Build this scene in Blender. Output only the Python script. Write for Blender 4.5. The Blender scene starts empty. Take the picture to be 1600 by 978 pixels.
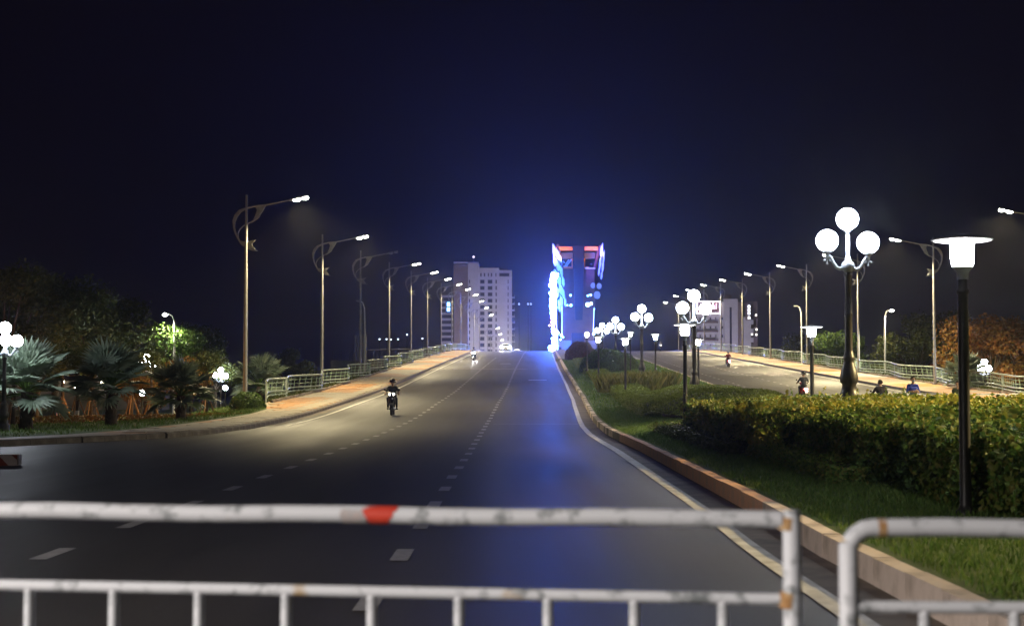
import bpy, bmesh, math, random
import numpy as np
from mathutils import Vector, Matrix, Euler
random.seed(7); rng = np.random.default_rng(7)
S = bpy.context.scene
COL = S.collection
R = math.radians; PI = math.pi

# ------------------------------------------------------------------ camera, sky, exposure
FPX = 2400.0                       # focal length in pixels of a 1600 wide picture
PITCH = math.atan(116.0 / FPX)
CAMH = 1.6
cam_d = bpy.data.cameras.new('camera'); cam = bpy.data.objects.new('camera', cam_d); COL.objects.link(cam)
cam.location = (0, 0, CAMH); cam.rotation_euler = (PI/2 + PITCH, 0, 0)
cam_d.sensor_width = 36; cam_d.lens = 36 * FPX / 1600
cam_d.clip_start = 0.05; cam_d.clip_end = 6000
cam_d.dof.use_dof = True; cam_d.dof.focus_distance = 75; cam_d.dof.aperture_fstop = 3.0
S.camera = cam
w = bpy.data.worlds.new("World"); S.world = w; w.use_nodes = True
w.node_tree.nodes['Background'].inputs[0].default_value = (0.34, 0.26, 0.60, 1)
w.node_tree.nodes['Background'].inputs[1].default_value = 0.0085
S.view_settings.view_transform = 'Standard'; S.view_settings.look = 'None'
S.view_settings.exposure = 0; S.view_settings.gamma = 1
S.render.engine = 'CYCLES'
cy = S.cycles
cy.use_denoising = True
cy.max_bounces = 4; cy.diffuse_bounces = 2; cy.glossy_bounces = 2; cy.transmission_bounces = 2; cy.volume_bounces = 0
cy.sample_clamp_indirect = 2.0; cy.sample_clamp_direct = 0
cy.caustics_reflective = False; cy.caustics_refractive = False
# sizes of the lights (watts for lamps, radiance for luminous glass)
P_STREET = 9200.0
L_GLOBE = 75.0
L_HAT = 200.0
P_BLUE = 1000000.0
L_LED = 850.0
HAZE = 0.00022

# ------------------------------------------------------------------ place helpers
def at(px, py, Y):
    u = (px - 800) / FPX; v = (489 - py) / FPX
    dy = math.cos(PITCH) - v * math.sin(PITCH); dz = math.sin(PITCH) + v * math.cos(PITCH)
    t = Y / dy
    return Vector((u * t, Y, CAMH + dz * t))
def interp(tab):
    xs = [a for a, b in tab]; ys = [b for a, b in tab]
    def f(y): return float(np.interp(y, xs, ys))
    return f
_zt = [(-60,0),(48,0),(60,.08),(72,.25),(80,.5),(95,.93),(109,1.4),(133,2.4),(159,3.5),(186,4.65),(213,5.75),(242,6.95),(269,7.92),(296,8.55),(323,8.85),(350,8.85),(377,8.5),(404,8.0),(431,7.3),(458,6.5),(485,5.6),(560,3.0)]
_ct = [(-60,0),(50,0),(70,.08),(85,.2),(109,.55),(133,.9),(159,1.3),(186,1.8),(213,2.3),(242,2.85),(269,3.5),(296,4.15),(323,4.75),(350,5.4),(377,6.1),(431,7.2),(485,8.1),(560,9.4)]
def _smooth(tab):
    f = interp(tab); g = np.arange(-60, 561, 1.0); v = np.array([f(y) for y in g])
    k = np.ones(13) / 13; vp = np.pad(v, 6, mode='edge'); vv = np.convolve(vp, k, 'valid')
    return lambda y: float(np.interp(y, g, vv))
zr = _smooth(_zt); cx = _smooth(_ct)
_mk = interp([(-60,2.92),(15,2.92),(20,3.04),(39,3.2),(52,3.15),(60,3.25),(75,3.6),(92,3.9),(118,4.05),(560,4.05)])
def medL(y): return _mk(y) + cx(y)
def medR(y): return 14.4 + cx(y)
def kerbL(y): return -9.6 + cx(y)
def kerbR(y): return 27.0 + cx(y)
def railL(y): return -13.55 + cx(y)
def railR(y): return 31.5 + cx(y)
def zR(y): return zr(y)

# ------------------------------------------------------------------ object helpers
def tag(o, label=None, cat=None, group=None, kind=None):
    if label: o['label'] = label
    if cat: o['category'] = cat
    if group: o['group'] = group
    if kind: o['kind'] = kind
    return o
def empty(name, loc=(0,0,0), rz=0, label=None, cat=None, group=None):
    o = bpy.data.objects.new(name, None); COL.objects.link(o); o.empty_display_size = .2
    o.location = loc; o.rotation_euler = (0, 0, rz)
    return tag(o, label, cat, group)
def link(name, me, parent=None, loc=None, rot=None):
    o = bpy.data.objects.new(name, me); COL.objects.link(o)
    if parent is not None: o.parent = parent
    if loc is not None: o.location = loc
    if rot is not None: o.rotation_euler = rot
    return o
CHILD = {}
def kids(o): return [c for c in o.children]
def copy_tree(o, parent=None):
    c = o.copy(); COL.objects.link(c)
    if parent is not None: c.parent = parent
    for ch in kids(o): copy_tree(ch, c)
    return c
class MB:
    def __init__(s): s.v = []; s.f = []; s.m = []; s.sm = []
    def add(s, vs, fs, mi=0, smooth=False):
        o = len(s.v); s.v += [tuple(v) for v in vs]
        for f in fs: s.f.append(tuple(i + o for i in f)); s.m.append(mi); s.sm.append(smooth)
    def box(s, c, d, mi=0, rot=None, taper=1.0):
        hx, hy, hz = d[0]/2, d[1]/2, d[2]/2
        vs = [Vector((x*hx*(taper if z > 0 else 1), y*hy*(taper if z > 0 else 1), z*hz)) for z in (-1,1) for y in (-1,1) for x in (-1,1)]
        if rot is not None:
            Rm = Euler(rot).to_matrix(); vs = [Rm @ v for v in vs]
        vs = [v + Vector(c) for v in vs]
        s.add(vs, [(0,2,3,1),(4,5,7,6),(0,1,5,4),(2,6,7,3),(0,4,6,2),(1,3,7,5)], mi)
    def tube(s, pts, r, n=8, mi=0, cap=True, smooth=True, flat=1.0):
        pts = [Vector(p) for p in pts]; m = len(pts)
        rs = r if isinstance(r, (list, tuple)) else [r]*m
        vs = []; up = None
        for i, p in enumerate(pts):
            d = (pts[min(i+1, m-1)] - pts[max(i-1, 0)]).normalized()
            if up is None:
                up = Vector((0,0,1)) if abs(d.z) < .9 else Vector((1,0,0))
            a = d.cross(up)
            if a.length < 1e-4: a = d.cross(Vector((0,1,0)))
            a.normalize(); b = a.cross(d).normalized(); up = b
            for k in range(n):
                t = 2*PI*k/n
                vs.append(p + (a*math.cos(t) + b*math.sin(t)*flat)*rs[i])
        fs = [(i*n+k, i*n+(k+1)%n, (i+1)*n+(k+1)%n, (i+1)*n+k) for i in range(m-1) for k in range(n)]
        s.add(vs, fs, mi, smooth)
        if cap:
            s.add(vs[:n], [tuple(range(n-1,-1,-1))], mi); s.add(vs[-n:], [tuple(range(n))], mi)
    def lathe(s, prof, n=16, c=(0,0,0), mi=0, smooth=True):
        c = Vector(c); m = len(prof)
        vs = [c + Vector((r*math.cos(2*PI*k/n), r*math.sin(2*PI*k/n), z)) for r, z in prof for k in range(n)]
        fs = [(i*n+k, i*n+(k+1)%n, (i+1)*n+(k+1)%n, (i+1)*n+k) for i in range(m-1) for k in range(n)]
        s.add(vs, fs, mi, smooth)
        if prof[0][0] > 1e-4: s.add(vs[:n], [tuple(range(n-1,-1,-1))], mi)
        if prof[-1][0] > 1e-4: s.add(vs[-n:], [tuple(range(n))], mi)
    def ball(s, c, r, n=16, m=10, mi=0, sc=(1,1,1)):
        c = Vector(c); vs = [c + Vector((0,0,-r*sc[2]))]
        for i in range(1, m):
            a = -PI/2 + PI*i/m
            for k in range(n):
                t = 2*PI*k/n
                vs.append(c + Vector((math.cos(a)*math.cos(t)*r*sc[0], math.cos(a)*math.sin(t)*r*sc[1], math.sin(a)*r*sc[2])))
        vs.append(c + Vector((0,0,r*sc[2])))
        fs = [(0, 1+(k+1)%n, 1+k) for k in range(n)]
        for i in range(m-2):
            for k in range(n):
                a = 1+i*n+k; b = 1+i*n+(k+1)%n
                fs.append((a, b, b+n, a+n))
        t = len(vs)-1; o = 1+(m-2)*n
        fs += [(o+k, o+(k+1)%n, t) for k in range(n)]
        s.add(vs, fs, mi, True)
    def prism(s, poly, axis_fn, t, mi=0):
        # poly in 2D, axis_fn(a, b, w) -> point ; thickness t along w
        n = len(poly)
        vs = [axis_fn(a, b, -t/2) for a, b in poly] + [axis_fn(a, b, t/2) for a, b in poly]
        fs = [tuple(range(n-1,-1,-1)), tuple(range(n, 2*n))] + [(i, (i+1)%n, n+(i+1)%n, n+i) for i in range(n)]
        s.add(vs, fs, mi)
    def strip(s, A, B, mi=0, smooth=False):
        n = len(A)
        s.add(list(A)+list(B), [(i, i+1, n+i+1, n+i) for i in range(n-1)], mi, smooth)
    def mesh(s, name, mats):
        me = bpy.data.meshes.new(name); me.from_pydata(s.v, [], s.f)
        for m in (mats if isinstance(mats, (list, tuple)) else [mats]): me.materials.append(m)
        me.polygons.foreach_set('material_index', s.m); me.polygons.foreach_set('use_smooth', s.sm)
        me.update(); return me
    def build(s, name, mats, parent=None, loc=None, rot=None):
        return link(name, s.mesh(name, mats), parent, loc, rot)

# ------------------------------------------------------------------ materials
def new_mat(name):
    m = bpy.data.materials.new(name); m.use_nodes = True
    nt = m.node_tree; b = nt.nodes['Principled BSDF']
    return m, nt, b
def M(name, c1, c2=None, scale=4.0, rough=.7, metal=0.0, bump=0.0, bscale=40.0, lo=.35, hi=.65, spec=.5, rough2=None, coat=0):
    m, nt, b = new_mat(name)
    b.inputs['Base Color'].default_value = (*c1, 1); b.inputs['Roughness'].default_value = rough
    b.inputs['Metallic'].default_value = metal; b.inputs['Specular IOR Level'].default_value = spec
    if coat: b.inputs['Coat Weight'].default_value = coat
    tc = nt.nodes.new('ShaderNodeTexCoord')
    if c2 is not None:
        n = nt.nodes.new('ShaderNodeTexNoise'); n.inputs['Scale'].default_value = scale; n.inputs['Detail'].default_value = 6
        n.inputs['Roughness'].default_value = .65
        nt.links.new(tc.outputs['Object'], n.inputs['Vector'])
        r = nt.nodes.new('ShaderNodeValToRGB'); r.color_ramp.elements[0].position = lo; r.color_ramp.elements[1].position = hi
        r.color_ramp.elements[0].color = (*c1, 1); r.color_ramp.elements[1].color = (*c2, 1)
        nt.links.new(n.outputs['Fac'], r.inputs['Fac']); nt.links.new(r.outputs['Color'], b.inputs['Base Color'])
        if rough2 is not None:
            mr = nt.nodes.new('ShaderNodeMapRange'); mr.inputs['From Min'].default_value = lo; mr.inputs['From Max'].default_value = hi
            mr.inputs['To Min'].default_value = rough; mr.inputs['To Max'].default_value = rough2
            nt.links.new(n.outputs['Fac'], mr.inputs['Value']); nt.links.new(mr.outputs['Result'], b.inputs['Roughness'])
    if bump:
        n2 = nt.nodes.new('ShaderNodeTexNoise'); n2.inputs['Scale'].default_value = bscale; n2.inputs['Detail'].default_value = 4
        nt.links.new(tc.outputs['Object'], n2.inputs['Vector'])
        bp = nt.nodes.new('ShaderNodeBump'); bp.inputs['Strength'].default_value = bump; bp.inputs['Distance'].default_value = .02
        nt.links.new(n2.outputs['Fac'], bp.inputs['Height']); nt.links.new(bp.outputs['Normal'], b.inputs['Normal'])
    return m
def leafmat(name, cols, rough=.55, trans=.25):
    m, nt, b = new_mat(name)
    g = nt.nodes.new('ShaderNodeNewGeometry'); r = nt.nodes.new('ShaderNodeValToRGB')
    cr = r.color_ramp
    while len(cr.elements) < len(cols): cr.elements.new(.5)
    for i, c in enumerate(cols):
        cr.elements[i].position = i/(len(cols)-1); cr.elements[i].color = (*c, 1)
    nt.links.new(g.outputs['Random Per Island'], r.inputs['Fac']); nt.links.new(r.outputs['Color'], b.inputs['Base Color'])
    b.inputs['Roughness'].default_value = rough; b.inputs['Specular IOR Level'].default_value = .35
    tr = nt.nodes.new('ShaderNodeBsdfTranslucent'); nt.links.new(r.outputs['Color'], tr.inputs['Color'])
    mx = nt.nodes.new('ShaderNodeMixShader'); mx.inputs[0].default_value = trans
    out = nt.nodes['Material Output']
    nt.links.new(b.outputs[0], mx.inputs[1]); nt.links.new(tr.outputs[0], mx.inputs[2]); nt.links.new(mx.outputs[0], out.inputs[0])
    return m
def E(name, col, st, sampling='AUTO'):
    m, nt, b = new_mat(name)
    b.inputs['Base Color'].default_value = (.8,.8,.8,1); b.inputs['Emission Color'].default_value = (*col, 1)
    b.inputs['Emission Strength'].default_value = st
    m.cycles.emission_sampling = sampling
    return m

def asphalt_mat():
    m, nt, b = new_mat('asphalt')
    tc = nt.nodes.new('ShaderNodeTexCoord')
    def noise(sc, det=5, vec=None, ro=.6):
        n = nt.nodes.new('ShaderNodeTexNoise'); n.inputs['Scale'].default_value = sc; n.inputs['Detail'].default_value = det; n.inputs['Roughness'].default_value = ro
        nt.links.new(vec if vec else tc.outputs['Object'], n.inputs['Vector']); return n
    mp = nt.nodes.new('ShaderNodeMapping'); mp.inputs['Scale'].default_value = (.9, .03, 1); nt.links.new(tc.outputs['Object'], mp.inputs['Vector'])
    n1 = noise(.12); n2 = noise(1.0, 4, mp.outputs['Vector']); n3 = noise(28, 5, None, .75)
    r1 = nt.nodes.new('ShaderNodeValToRGB'); r1.color_ramp.elements[0].position = .3; r1.color_ramp.elements[1].position = .7
    r1.color_ramp.elements[0].color = (.052,.047,.043,1); r1.color_ramp.elements[1].color = (.078,.071,.064,1)
    nt.links.new(n1.outputs['Fac'], r1.inputs['Fac'])
    r2 = nt.nodes.new('ShaderNodeValToRGB'); r2.color_ramp.elements[0].position = .3; r2.color_ramp.elements[1].position = .75
    r2.color_ramp.elements[0].color = (.48,.48,.48,1); r2.color_ramp.elements[1].color = (1.1,1.1,1.1,1)
    nt.links.new(n2.outputs['Fac'], r2.inputs['Fac'])
    mx = nt.nodes.new('ShaderNodeMix'); mx.data_type = 'RGBA'; mx.blend_type = 'MULTIPLY'; mx.inputs['Factor'].default_value = 1
    nt.links.new(r1.outputs['Color'], mx.inputs['A']); nt.links.new(r2.outputs['Color'], mx.inputs['B'])
    r3 = nt.nodes.new('ShaderNodeValToRGB'); r3.color_ramp.elements[0].position = .3; r3.color_ramp.elements[1].position = .7
    r3.color_ramp.elements[0].color = (.6,.6,.6,1); r3.color_ramp.elements[1].color = (1.3,1.3,1.3,1)
    nt.links.new(n3.outputs['Fac'], r3.inputs['Fac'])
    mx2 = nt.nodes.new('ShaderNodeMix'); mx2.data_type = 'RGBA'; mx2.blend_type = 'MULTIPLY'; mx2.inputs['Factor'].default_value = 1
    nt.links.new(mx.outputs['Result'], mx2.inputs['A']); nt.links.new(r3.outputs['Color'], mx2.inputs['B'])
    nt.links.new(mx2.outputs['Result'], b.inputs['Base Color'])
    mr = nt.nodes.new('ShaderNodeMapRange'); mr.inputs['From Min'].default_value = .3; mr.inputs['From Max'].default_value = .7
    mr.inputs['To Min'].default_value = .50; mr.inputs['To Max'].default_value = .64
    nt.links.new(n2.outputs['Fac'], mr.inputs['Value']); nt.links.new(mr.outputs['Result'], b.inputs['Roughness'])
    bp = nt.nodes.new('ShaderNodeBump'); bp.inputs['Strength'].default_value = .25; bp.inputs['Distance'].default_value = .01
    nt.links.new(n3.outputs['Fac'], bp.inputs['Height']); nt.links.new(bp.outputs['Normal'], b.inputs['Normal'])
    b.inputs['Specular IOR Level'].default_value = .36
    return m
def paver_mat(name):
    # paved footway: cream tiles with bands of terracotta ones, worn
    m, nt, b = new_mat(name)
    tc = nt.nodes.new('ShaderNodeTexCoord')
    br = nt.nodes.new('ShaderNodeTexBrick'); br.inputs['Scale'].default_value = 1; br.offset = .5
    br.inputs['Brick Width'].default_value = .9; br.inputs['Row Height'].default_value = .9; br.inputs['Mortar Size'].default_value = .02
    nt.links.new(tc.outputs['Object'], br.inputs['Vector'])
    br.inputs['Color1'].default_value = (.48,.41,.31,1); br.inputs['Color2'].default_value = (.41,.35,.26,1); br.inputs['Mortar'].default_value = (.16,.14,.11,1)
    n = nt.nodes.new('ShaderNodeTexNoise'); n.inputs['Scale'].default_value = .16; n.inputs['Detail'].default_value = 3
    nt.links.new(tc.outputs['Object'], n.inputs['Vector'])
    r = nt.nodes.new('ShaderNodeValToRGB'); r.color_ramp.elements[0].position = .49; r.color_ramp.elements[1].position = .56
    nt.links.new(n.outputs['Fac'], r.inputs['Fac'])
    mx = nt.nodes.new('ShaderNodeMix'); mx.data_type = 'RGBA'; nt.links.new(r.outputs['Color'], mx.inputs['Factor'])
    nt.links.new(br.outputs['Color'], mx.inputs['A']); mx.inputs['B'].default_value = (.50,.24,.10,1)
    nt.links.new(mx.outputs['Result'], b.inputs['Base Color']); b.inputs['Roughness'].default_value = .7
    return m
m_asph = asphalt_mat()
m_paint = M('road_paint', (.42,.41,.40), (.22,.215,.21), 9, .55, lo=.45, hi=.75)
m_paint_edge = M('edge_paint', (.66,.64,.60), (.32,.30,.26), 2.5, .6, lo=.4, hi=.75)
m_gutter = M('gutter_dirt', (.13,.11,.09), (.25,.21,.165), 1.6, .85, bump=.1, bscale=12)
m_joint = M('joint_steel', (.30,.29,.30), (.18,.17,.17), 3, .4, .4)
m_kerb = M('kerb_stone', (.30,.26,.21), (.17,.14,.11), 2.2, .8, bump=.5, bscale=14)
m_kerb_r = M('kerb_red_warmed', (.78,.43,.27), (.56,.38,.28), 3.0, .8, bump=.5, bscale=14, lo=.4, hi=.7)  # faded red paint, its colour raised to stand in for warm light
m_kerb_w = M('kerb_white', (.70,.58,.50), (.42,.34,.28), 2.6, .8, bump=.5, bscale=14, lo=.45, hi=.7)
m_pave = paver_mat('footway_tiles')
m_slab = M('cream_tile', (.48,.41,.31), (.38,.32,.24), 1.3, .7, bump=.2, bscale=25)
m_slab_o = M('terracotta_tile', (.50,.23,.09), (.44,.28,.15), 1.1, .7, bump=.2, bscale=25)
m_soil = M('soil', (.045,.05,.022), (.075,.06,.03), 1.4, .95, bump=.6, bscale=8)
m_ground = M('ground', (.03,.03,.028), (.05,.045,.04), .05, .95)
m_grass_base = M('lawn', (.04,.08,.012), (.085,.125,.022), .8, .95, bump=.8, bscale=20)
m_grass = leafmat('grass_blades', [(.06,.13,.02),(.12,.21,.04),(.17,.22,.055)], .6)
m_conc = M('concrete', (.27,.26,.25), (.18,.175,.17), .6, .85, bump=.2, bscale=10)
m_steel = M('pole_steel', (.36,.355,.33), (.27,.26,.245), 3, .5, .3)
m_black = M('black_iron', (.018,.017,.018), (.03,.026,.026), 6, .42)
m_iron = M('grey_iron', (.30,.33,.37), (.20,.22,.25), 6, .45, .2)
m_railw = M('galvanised_rail', (.38,.45,.41), (.27,.33,.30), 5, .38, .15)
m_railg = M('green_bar', (.40,.52,.38), (.28,.40,.28), 5, .5)
m_white = M('white_enamel', (.78,.78,.78), (.70,.70,.70), 4, .4)
m_lens = E('lamp_lens', (1.0,.95,.80), 60, 'NONE')
m_lens_off = M('dark_lens', (.35,.36,.36), None, rough=.25)
m_globe = E('lit_globe', (.84,.90,1.0), L_GLOBE)
m_lant = E('lit_lantern', (.95,.97,1.0), L_HAT)
m_leafd = leafmat('dark_leaves', [(.042,.062,.014),(.07,.092,.022),(.11,.12,.03)])
m_leafg = leafmat('green_leaves', [(.04,.08,.015),(.08,.15,.025),(.13,.20,.04)])
m_leafo = leafmat('amber_tinted_leaves', [(.15,.07,.014),(.24,.11,.02),(.17,.13,.03)])  # amber lamp light put into the leaf colour of park trees and border
m_hedge = leafmat('hedge_leaves', [(.05,.11,.02),(.09,.18,.03),(.15,.24,.04),(.22,.25,.05),(.19,.17,.04)])  # yellow end of the ramp stands in for warm lamp light
m_hedgey = leafmat('yellow_hedge_leaves', [(.14,.19,.025),(.23,.27,.04),(.32,.32,.055),(.36,.29,.05)])  # green-yellow shrub leaves, yellowed further for the warm lamp light
m_hedged = leafmat('deep_hedge_leaves', [(.03,.06,.016),(.05,.095,.024),(.08,.12,.03)])
m_box = leafmat('box_leaves', [(.09,.125,.02),(.15,.20,.03),(.20,.25,.045)])
m_redl = leafmat('purple_leaves', [(.06,.025,.025),(.10,.045,.035),(.05,.055,.03)])
m_palm = leafmat('palm_blade', [(.13,.18,.125),(.18,.24,.17),(.23,.29,.21)], .5, .15)
m_bark = M('bark', (.10,.075,.05), (.055,.04,.03), 6, .9, bump=.8, bscale=20)
m_core = M('leaf_core', (.03,.025,.016), (.02,.018,.012), 6, .95)  # for dark cores added inside the shrubs to block light
m_lime = M('limewash', (.65,.63,.58), (.5,.48,.43), 6, .9)
m_stake = M('stake_wood', (.30,.17,.08), (.20,.11,.055), 8, .8)
m_tyre = M('rubber', (.018,.018,.018), None, rough=.8)
m_chrome = M('chrome', (.6,.6,.6), None, rough=.2, metal=1)
m_glass = M('dark_glass', (.012,.014,.02), None, rough=.08)
m_bikeblk = M('black_plastic', (.02,.02,.022), None, rough=.35, coat=.4)
m_bikered = M('red_bodywork', (.36,.015,.015), None, rough=.3, coat=.5)
m_bikewht = M('white_bodywork', (.7,.7,.7), None, rough=.3, coat=.5)
m_tail = E('tail_light', (1,.10,.10), 14, 'NONE')
m_tailw = E('tail_light_core', (1,.55,.5), 22, 'NONE')
m_head = E('head_light', (.92,.94,1), 2600)
m_carhead = E('car_head_light', (1,.95,.86), 2600)
m_headdim = E('bike_head_light', (1,.95,.85), 7, 'NONE')
m_skin = M('skin', (.42,.25,.17), None, rough=.55)
m_hair = M('hair', (.012,.010,.009), None, rough=.5)

# ------------------------------------------------------------------ vegetation helpers
def leaves_mesh(name, P, N, size, mat, aspect=.5, jitter=.7, up=.0):
    P = np.asarray(P, float); n = len(P); N = np.asarray(N, float) + rng.normal(0, jitter, (n,3)) + np.array([0,0,up])
    N /= np.linalg.norm(N, axis=1)[:,None] + 1e-9
    T = rng.normal(0,1,(n,3)); T -= (T*N).sum(1)[:,None]*N; T /= np.linalg.norm(T, axis=1)[:,None] + 1e-9
    B = np.cross(N, T)
    s = (size * rng.uniform(.6, 1.35, n))[:,None]
    v = np.empty((n,4,3))
    v[:,0] = P - T*s*.5; v[:,1] = P + B*s*aspect*.5 + N*s*.12 - T*s*.05; v[:,2] = P + T*s*.5; v[:,3] = P - B*s*aspect*.5 + N*s*.12 - T*s*.05
    return quads_mesh(name, v.reshape(-1,3), n, mat)
def quads_mesh(name, V, n, mat):
    # n rhombi as two triangles each sharing the mid rib
    me = bpy.data.meshes.new(name)
    me.vertices.add(n*4); me.vertices.foreach_set('co', np.ascontiguousarray(V, dtype=np.float32).ravel())
    base = np.arange(n)*4
    tri = np.stack([base, base+1, base+2, base, base+2, base+3], 1).reshape(-1)
    me.loops.add(n*6); me.loops.foreach_set('vertex_index', tri.astype(np.int32))
    me.polygons.add(n*2); me.polygons.foreach_set('loop_start', (np.arange(n*2)*3).astype(np.int32))
    me.polygons.foreach_set('loop_total', np.full(n*2, 3, np.int32))
    me.materials.append(mat); me.update(calc_edges=True); me.validate(); return me
def blades_mesh(name, P, h, wd, lean, mat):
    P = np.asarray(P, float); n = len(P)
    a = rng.uniform(0, 2*PI, n); hh = h*rng.uniform(.55, 1.25, n); l = lean*rng.uniform(.2, 1.2, n)*hh
    D = np.stack([np.cos(a), np.sin(a), np.zeros(n)], 1); W = np.stack([-np.sin(a), np.cos(a), np.zeros(n)], 1)*wd
    Z = np.array([0,0,1.0])
    v = np.empty((n,4,3))
    v[:,0] = P; v[:,1] = P + W*.5 + D*(l*.35)[:,None] + Z*(hh*.55)[:,None]; v[:,2] = P + D*l[:,None] + Z*hh[:,None]; v[:,3] = P - W*.5 + D*(l*.35)[:,None] + Z*(hh*.55)[:,None]
    return quads_mesh(name, v.reshape(-1,3), n, mat)
def vnoise(x, y, s):
    return (math.sin(x*1.7*s+1.3)*math.sin(y*1.3*s+.4) + .5*math.sin(x*3.1*s+y*2.3*s+2.1) + .35*math.sin(y*5.3*s-x*4.1*s))/1.85

# ================================================================== THE SETTING
g = MB(); g.strip([(-1400, y, -.9) for y in (-150, 0, 300, 900, 2000)], [(1400, y, -.9) for y in (-150, 0, 300, 900, 2000)])
tag(g.build('ground', m_ground), kind='structure')
# road: one sheet, wide at the junction, then the two carriageways with the median laid over it
rd = MB()
ys0 = [-60, -30, 0, 20, 40, 48, 52, 56.0]
xs0 = [-160, -60, -30, -13, -9.6, -4, 0, 3, 9, 15, 27, 60, 160]
for i in range(len(xs0)-1): rd.strip([(xs0[i], y, zr(y)) for y in ys0], [(xs0[i+1], y, zr(y)) for y in ys0], 0, True)
ys1 = list(np.arange(56.0, 561, 4.0))
for k in range(6):
    f0, f1 = k/6, (k+1)/6
    rd.strip([(kerbL(y)-.05+(kerbR(y)-kerbL(y)+.1)*f0, y, zr(y)) for y in ys1], [(kerbL(y)-.05+(kerbR(y)-kerbL(y)+.1)*f1, y, zr(y)) for y in ys1], 0, True)
road = tag(rd.build('road', m_asph), kind='structure')
# lane dashes
def dash_line(xf, y0, y1, step, length, wd, dz=.006):
    y = y0
    while y < y1:
        a, b = y, y+length; m = MB()
        jx = random.uniform(-.015,.015)
        m.strip([(xf(a)-wd/2+jx, a, zr(a)+dz), (xf(b)-wd/2+jx, b, zr(b)+dz)], [(xf(a)+wd/2+jx, a, zr(a)+dz), (xf(b)+wd/2+jx, b, zr(b)+dz)])
        m.build('lane_dash', m_paint, road); y += step
dash_line(lambda y: -4.42+cx(y), 8.0, 210, 3.19, 1.0, .17)
dash_line(lambda y: -1.06+cx(y)+.12*min(1,max(0,(y-60)/60)), 7.9, 285, 3.19, 1.0, .17)
def dash_far(xf, y0, y1, step, length, wd, dz=.006):
    m = MB(); y = y0
    while y < y1:
        a, b = y, y+length
        m.strip([(xf(a)-wd/2, a, zr(a)+dz), (xf(b)-wd/2, b, zr(b)+dz)], [(xf(a)+wd/2, a, zr(a)+dz), (xf(b)+wd/2, b, zr(b)+dz)]); y += step
    m.build('lane_dashes', m_paint, road)['kind'] = 'stuff'
dash_line(lambda y: 16.7+cx(y), 60, 150, 3.19, 1.0, .17)
dash_line(lambda y: 20.3+cx(y), 75, 170, 3.19, 1.0, .17)
dash_far(lambda y: 16.7+cx(y), 150, 290, 3.19, 1.0, .17); dash_far(lambda y: 20.3+cx(y), 170, 290, 3.19, 1.0, .17)
def edge_line(name, xf, ys, wd, mat, dz):
    m = MB(); m.strip([(xf(y)-wd/2, y, zr(y)+dz) for y in ys], [(xf(y)+wd/2, y, zr(y)+dz) for y in ys], 0, True); return m.build(name, mat, road)
ysm = list(np.arange(4, 300, 2.0))
edge_line('edge_line', lambda y: medL(y)-.55, ysm, .20, m_paint_edge, .010)
edge_line('gutter', lambda y: medL(y)-.25, ysm, .52, m_gutter, .005)
edge_line('edge_line', lambda y: kerbL(y)+.75, list(np.arange(60, 300, 3.0)), .16, m_paint_edge, .008)
edge_line('gutter', lambda y: kerbL(y)+.18, list(np.arange(60, 300, 3.0)), .42, m_gutter, .005)
edge_line('edge_line', lambda y: kerbR(y)-.6, list(np.arange(70, 300, 3.0)), .16, m_paint_edge, .008)
def cross_bar(x0, x1, y, wd, mat, name, dz=.013):
    m = MB(); m.strip([(x0+(x1-x0)*t, y-wd/2, zr(y-wd/2)+dz) for t in (0,.5,1)], [(x0+(x1-x0)*t, y+wd/2, zr(y+wd/2)+dz) for t in (0,.5,1)]); m.build(name, mat, road)
cross_bar(-.75, medL(62)-.5, 62.0, .10, m_joint, 'joint_strip'); cross_bar(-.6, medL(62.7)-.5, 62.5, .25, m_gutter, 'joint_strip', .009)
cross_bar(kerbL(158), .3+cx(158), 158, .45, m_joint, 'joint_strip')
cross_bar(kerbL(159), medL(159), 159.2, .9, m_gutter, 'joint_strip', .009)
cross_bar(3.1+cx(158)*1.0, 4.6+cx(158), 158, .5, m_paint, 'marking_bar', .018)
cross_bar(.55+cx(128), 2.05+cx(128), 128, 1.6, m_paint, 'marking_bar', .018)
cross_bar(-3.0+cx(178), -1.8+cx(178), 178, 1.0, m_paint, 'marking_bar', .018)
cross_bar(.2, medL(120)-.6, 119, .35, m_gutter, 'joint_strip', .009)
# --- footways
FL = [(-40,8),(-25,25.5),(-18,35),(-13.9,41.7),(-12.2,45),(-10.75,48.5),(-10.1,52),(-9.86,56),(-9.7,62),(-9.55,72)]
BL = [(-42,9.5),(-27,27),(-19.2,36.3),(-15,43.2),(-13.6,47),(-12.9,51),(-12.5,56),(-12.2,62),(-11.9,70),(-12.1,76)]
for y in list(np.arange(83, 561, 4.0)):
    FL.append((kerbL(y), y)); BL.append((-13.75+cx(y), y+.6))
def refine(pl, step=1.0):
    out = [pl[0]]
    for a, b in zip(pl[:-1], pl[1:]):
        n = max(1, int(math.dist(a, b)/step))
        for k in range(1, n+1): out.append((a[0]+(b[0]-a[0])*k/n, a[1]+(b[1]-a[1])*k/n))
    return out
def resample_pair(A, B, per=4):
    oa, ob = [A[0]], [B[0]]
    for i in range(len(A)-1):
        for k in range(1, per+1):
            t = k/per
            oa.append((A[i][0]+(A[i+1][0]-A[i][0])*t, A[i][1]+(A[i+1][1]-A[i][1])*t)); ob.append((B[i][0]+(B[i+1][0]-B[i][0])*t, B[i][1]+(B[i+1][1]-B[i][1])*t))
    return oa, ob
FLr, BLr = resample_pair(FL, BL)
KH = .17
pv = MB()
pv.strip([(x-.22 if y > 50 else x-.2, y, zr(y)+KH-.015) for x, y in FLr], [(x, y, zr(y)+KH-.015) for x, y in BLr], 0, True)
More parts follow.
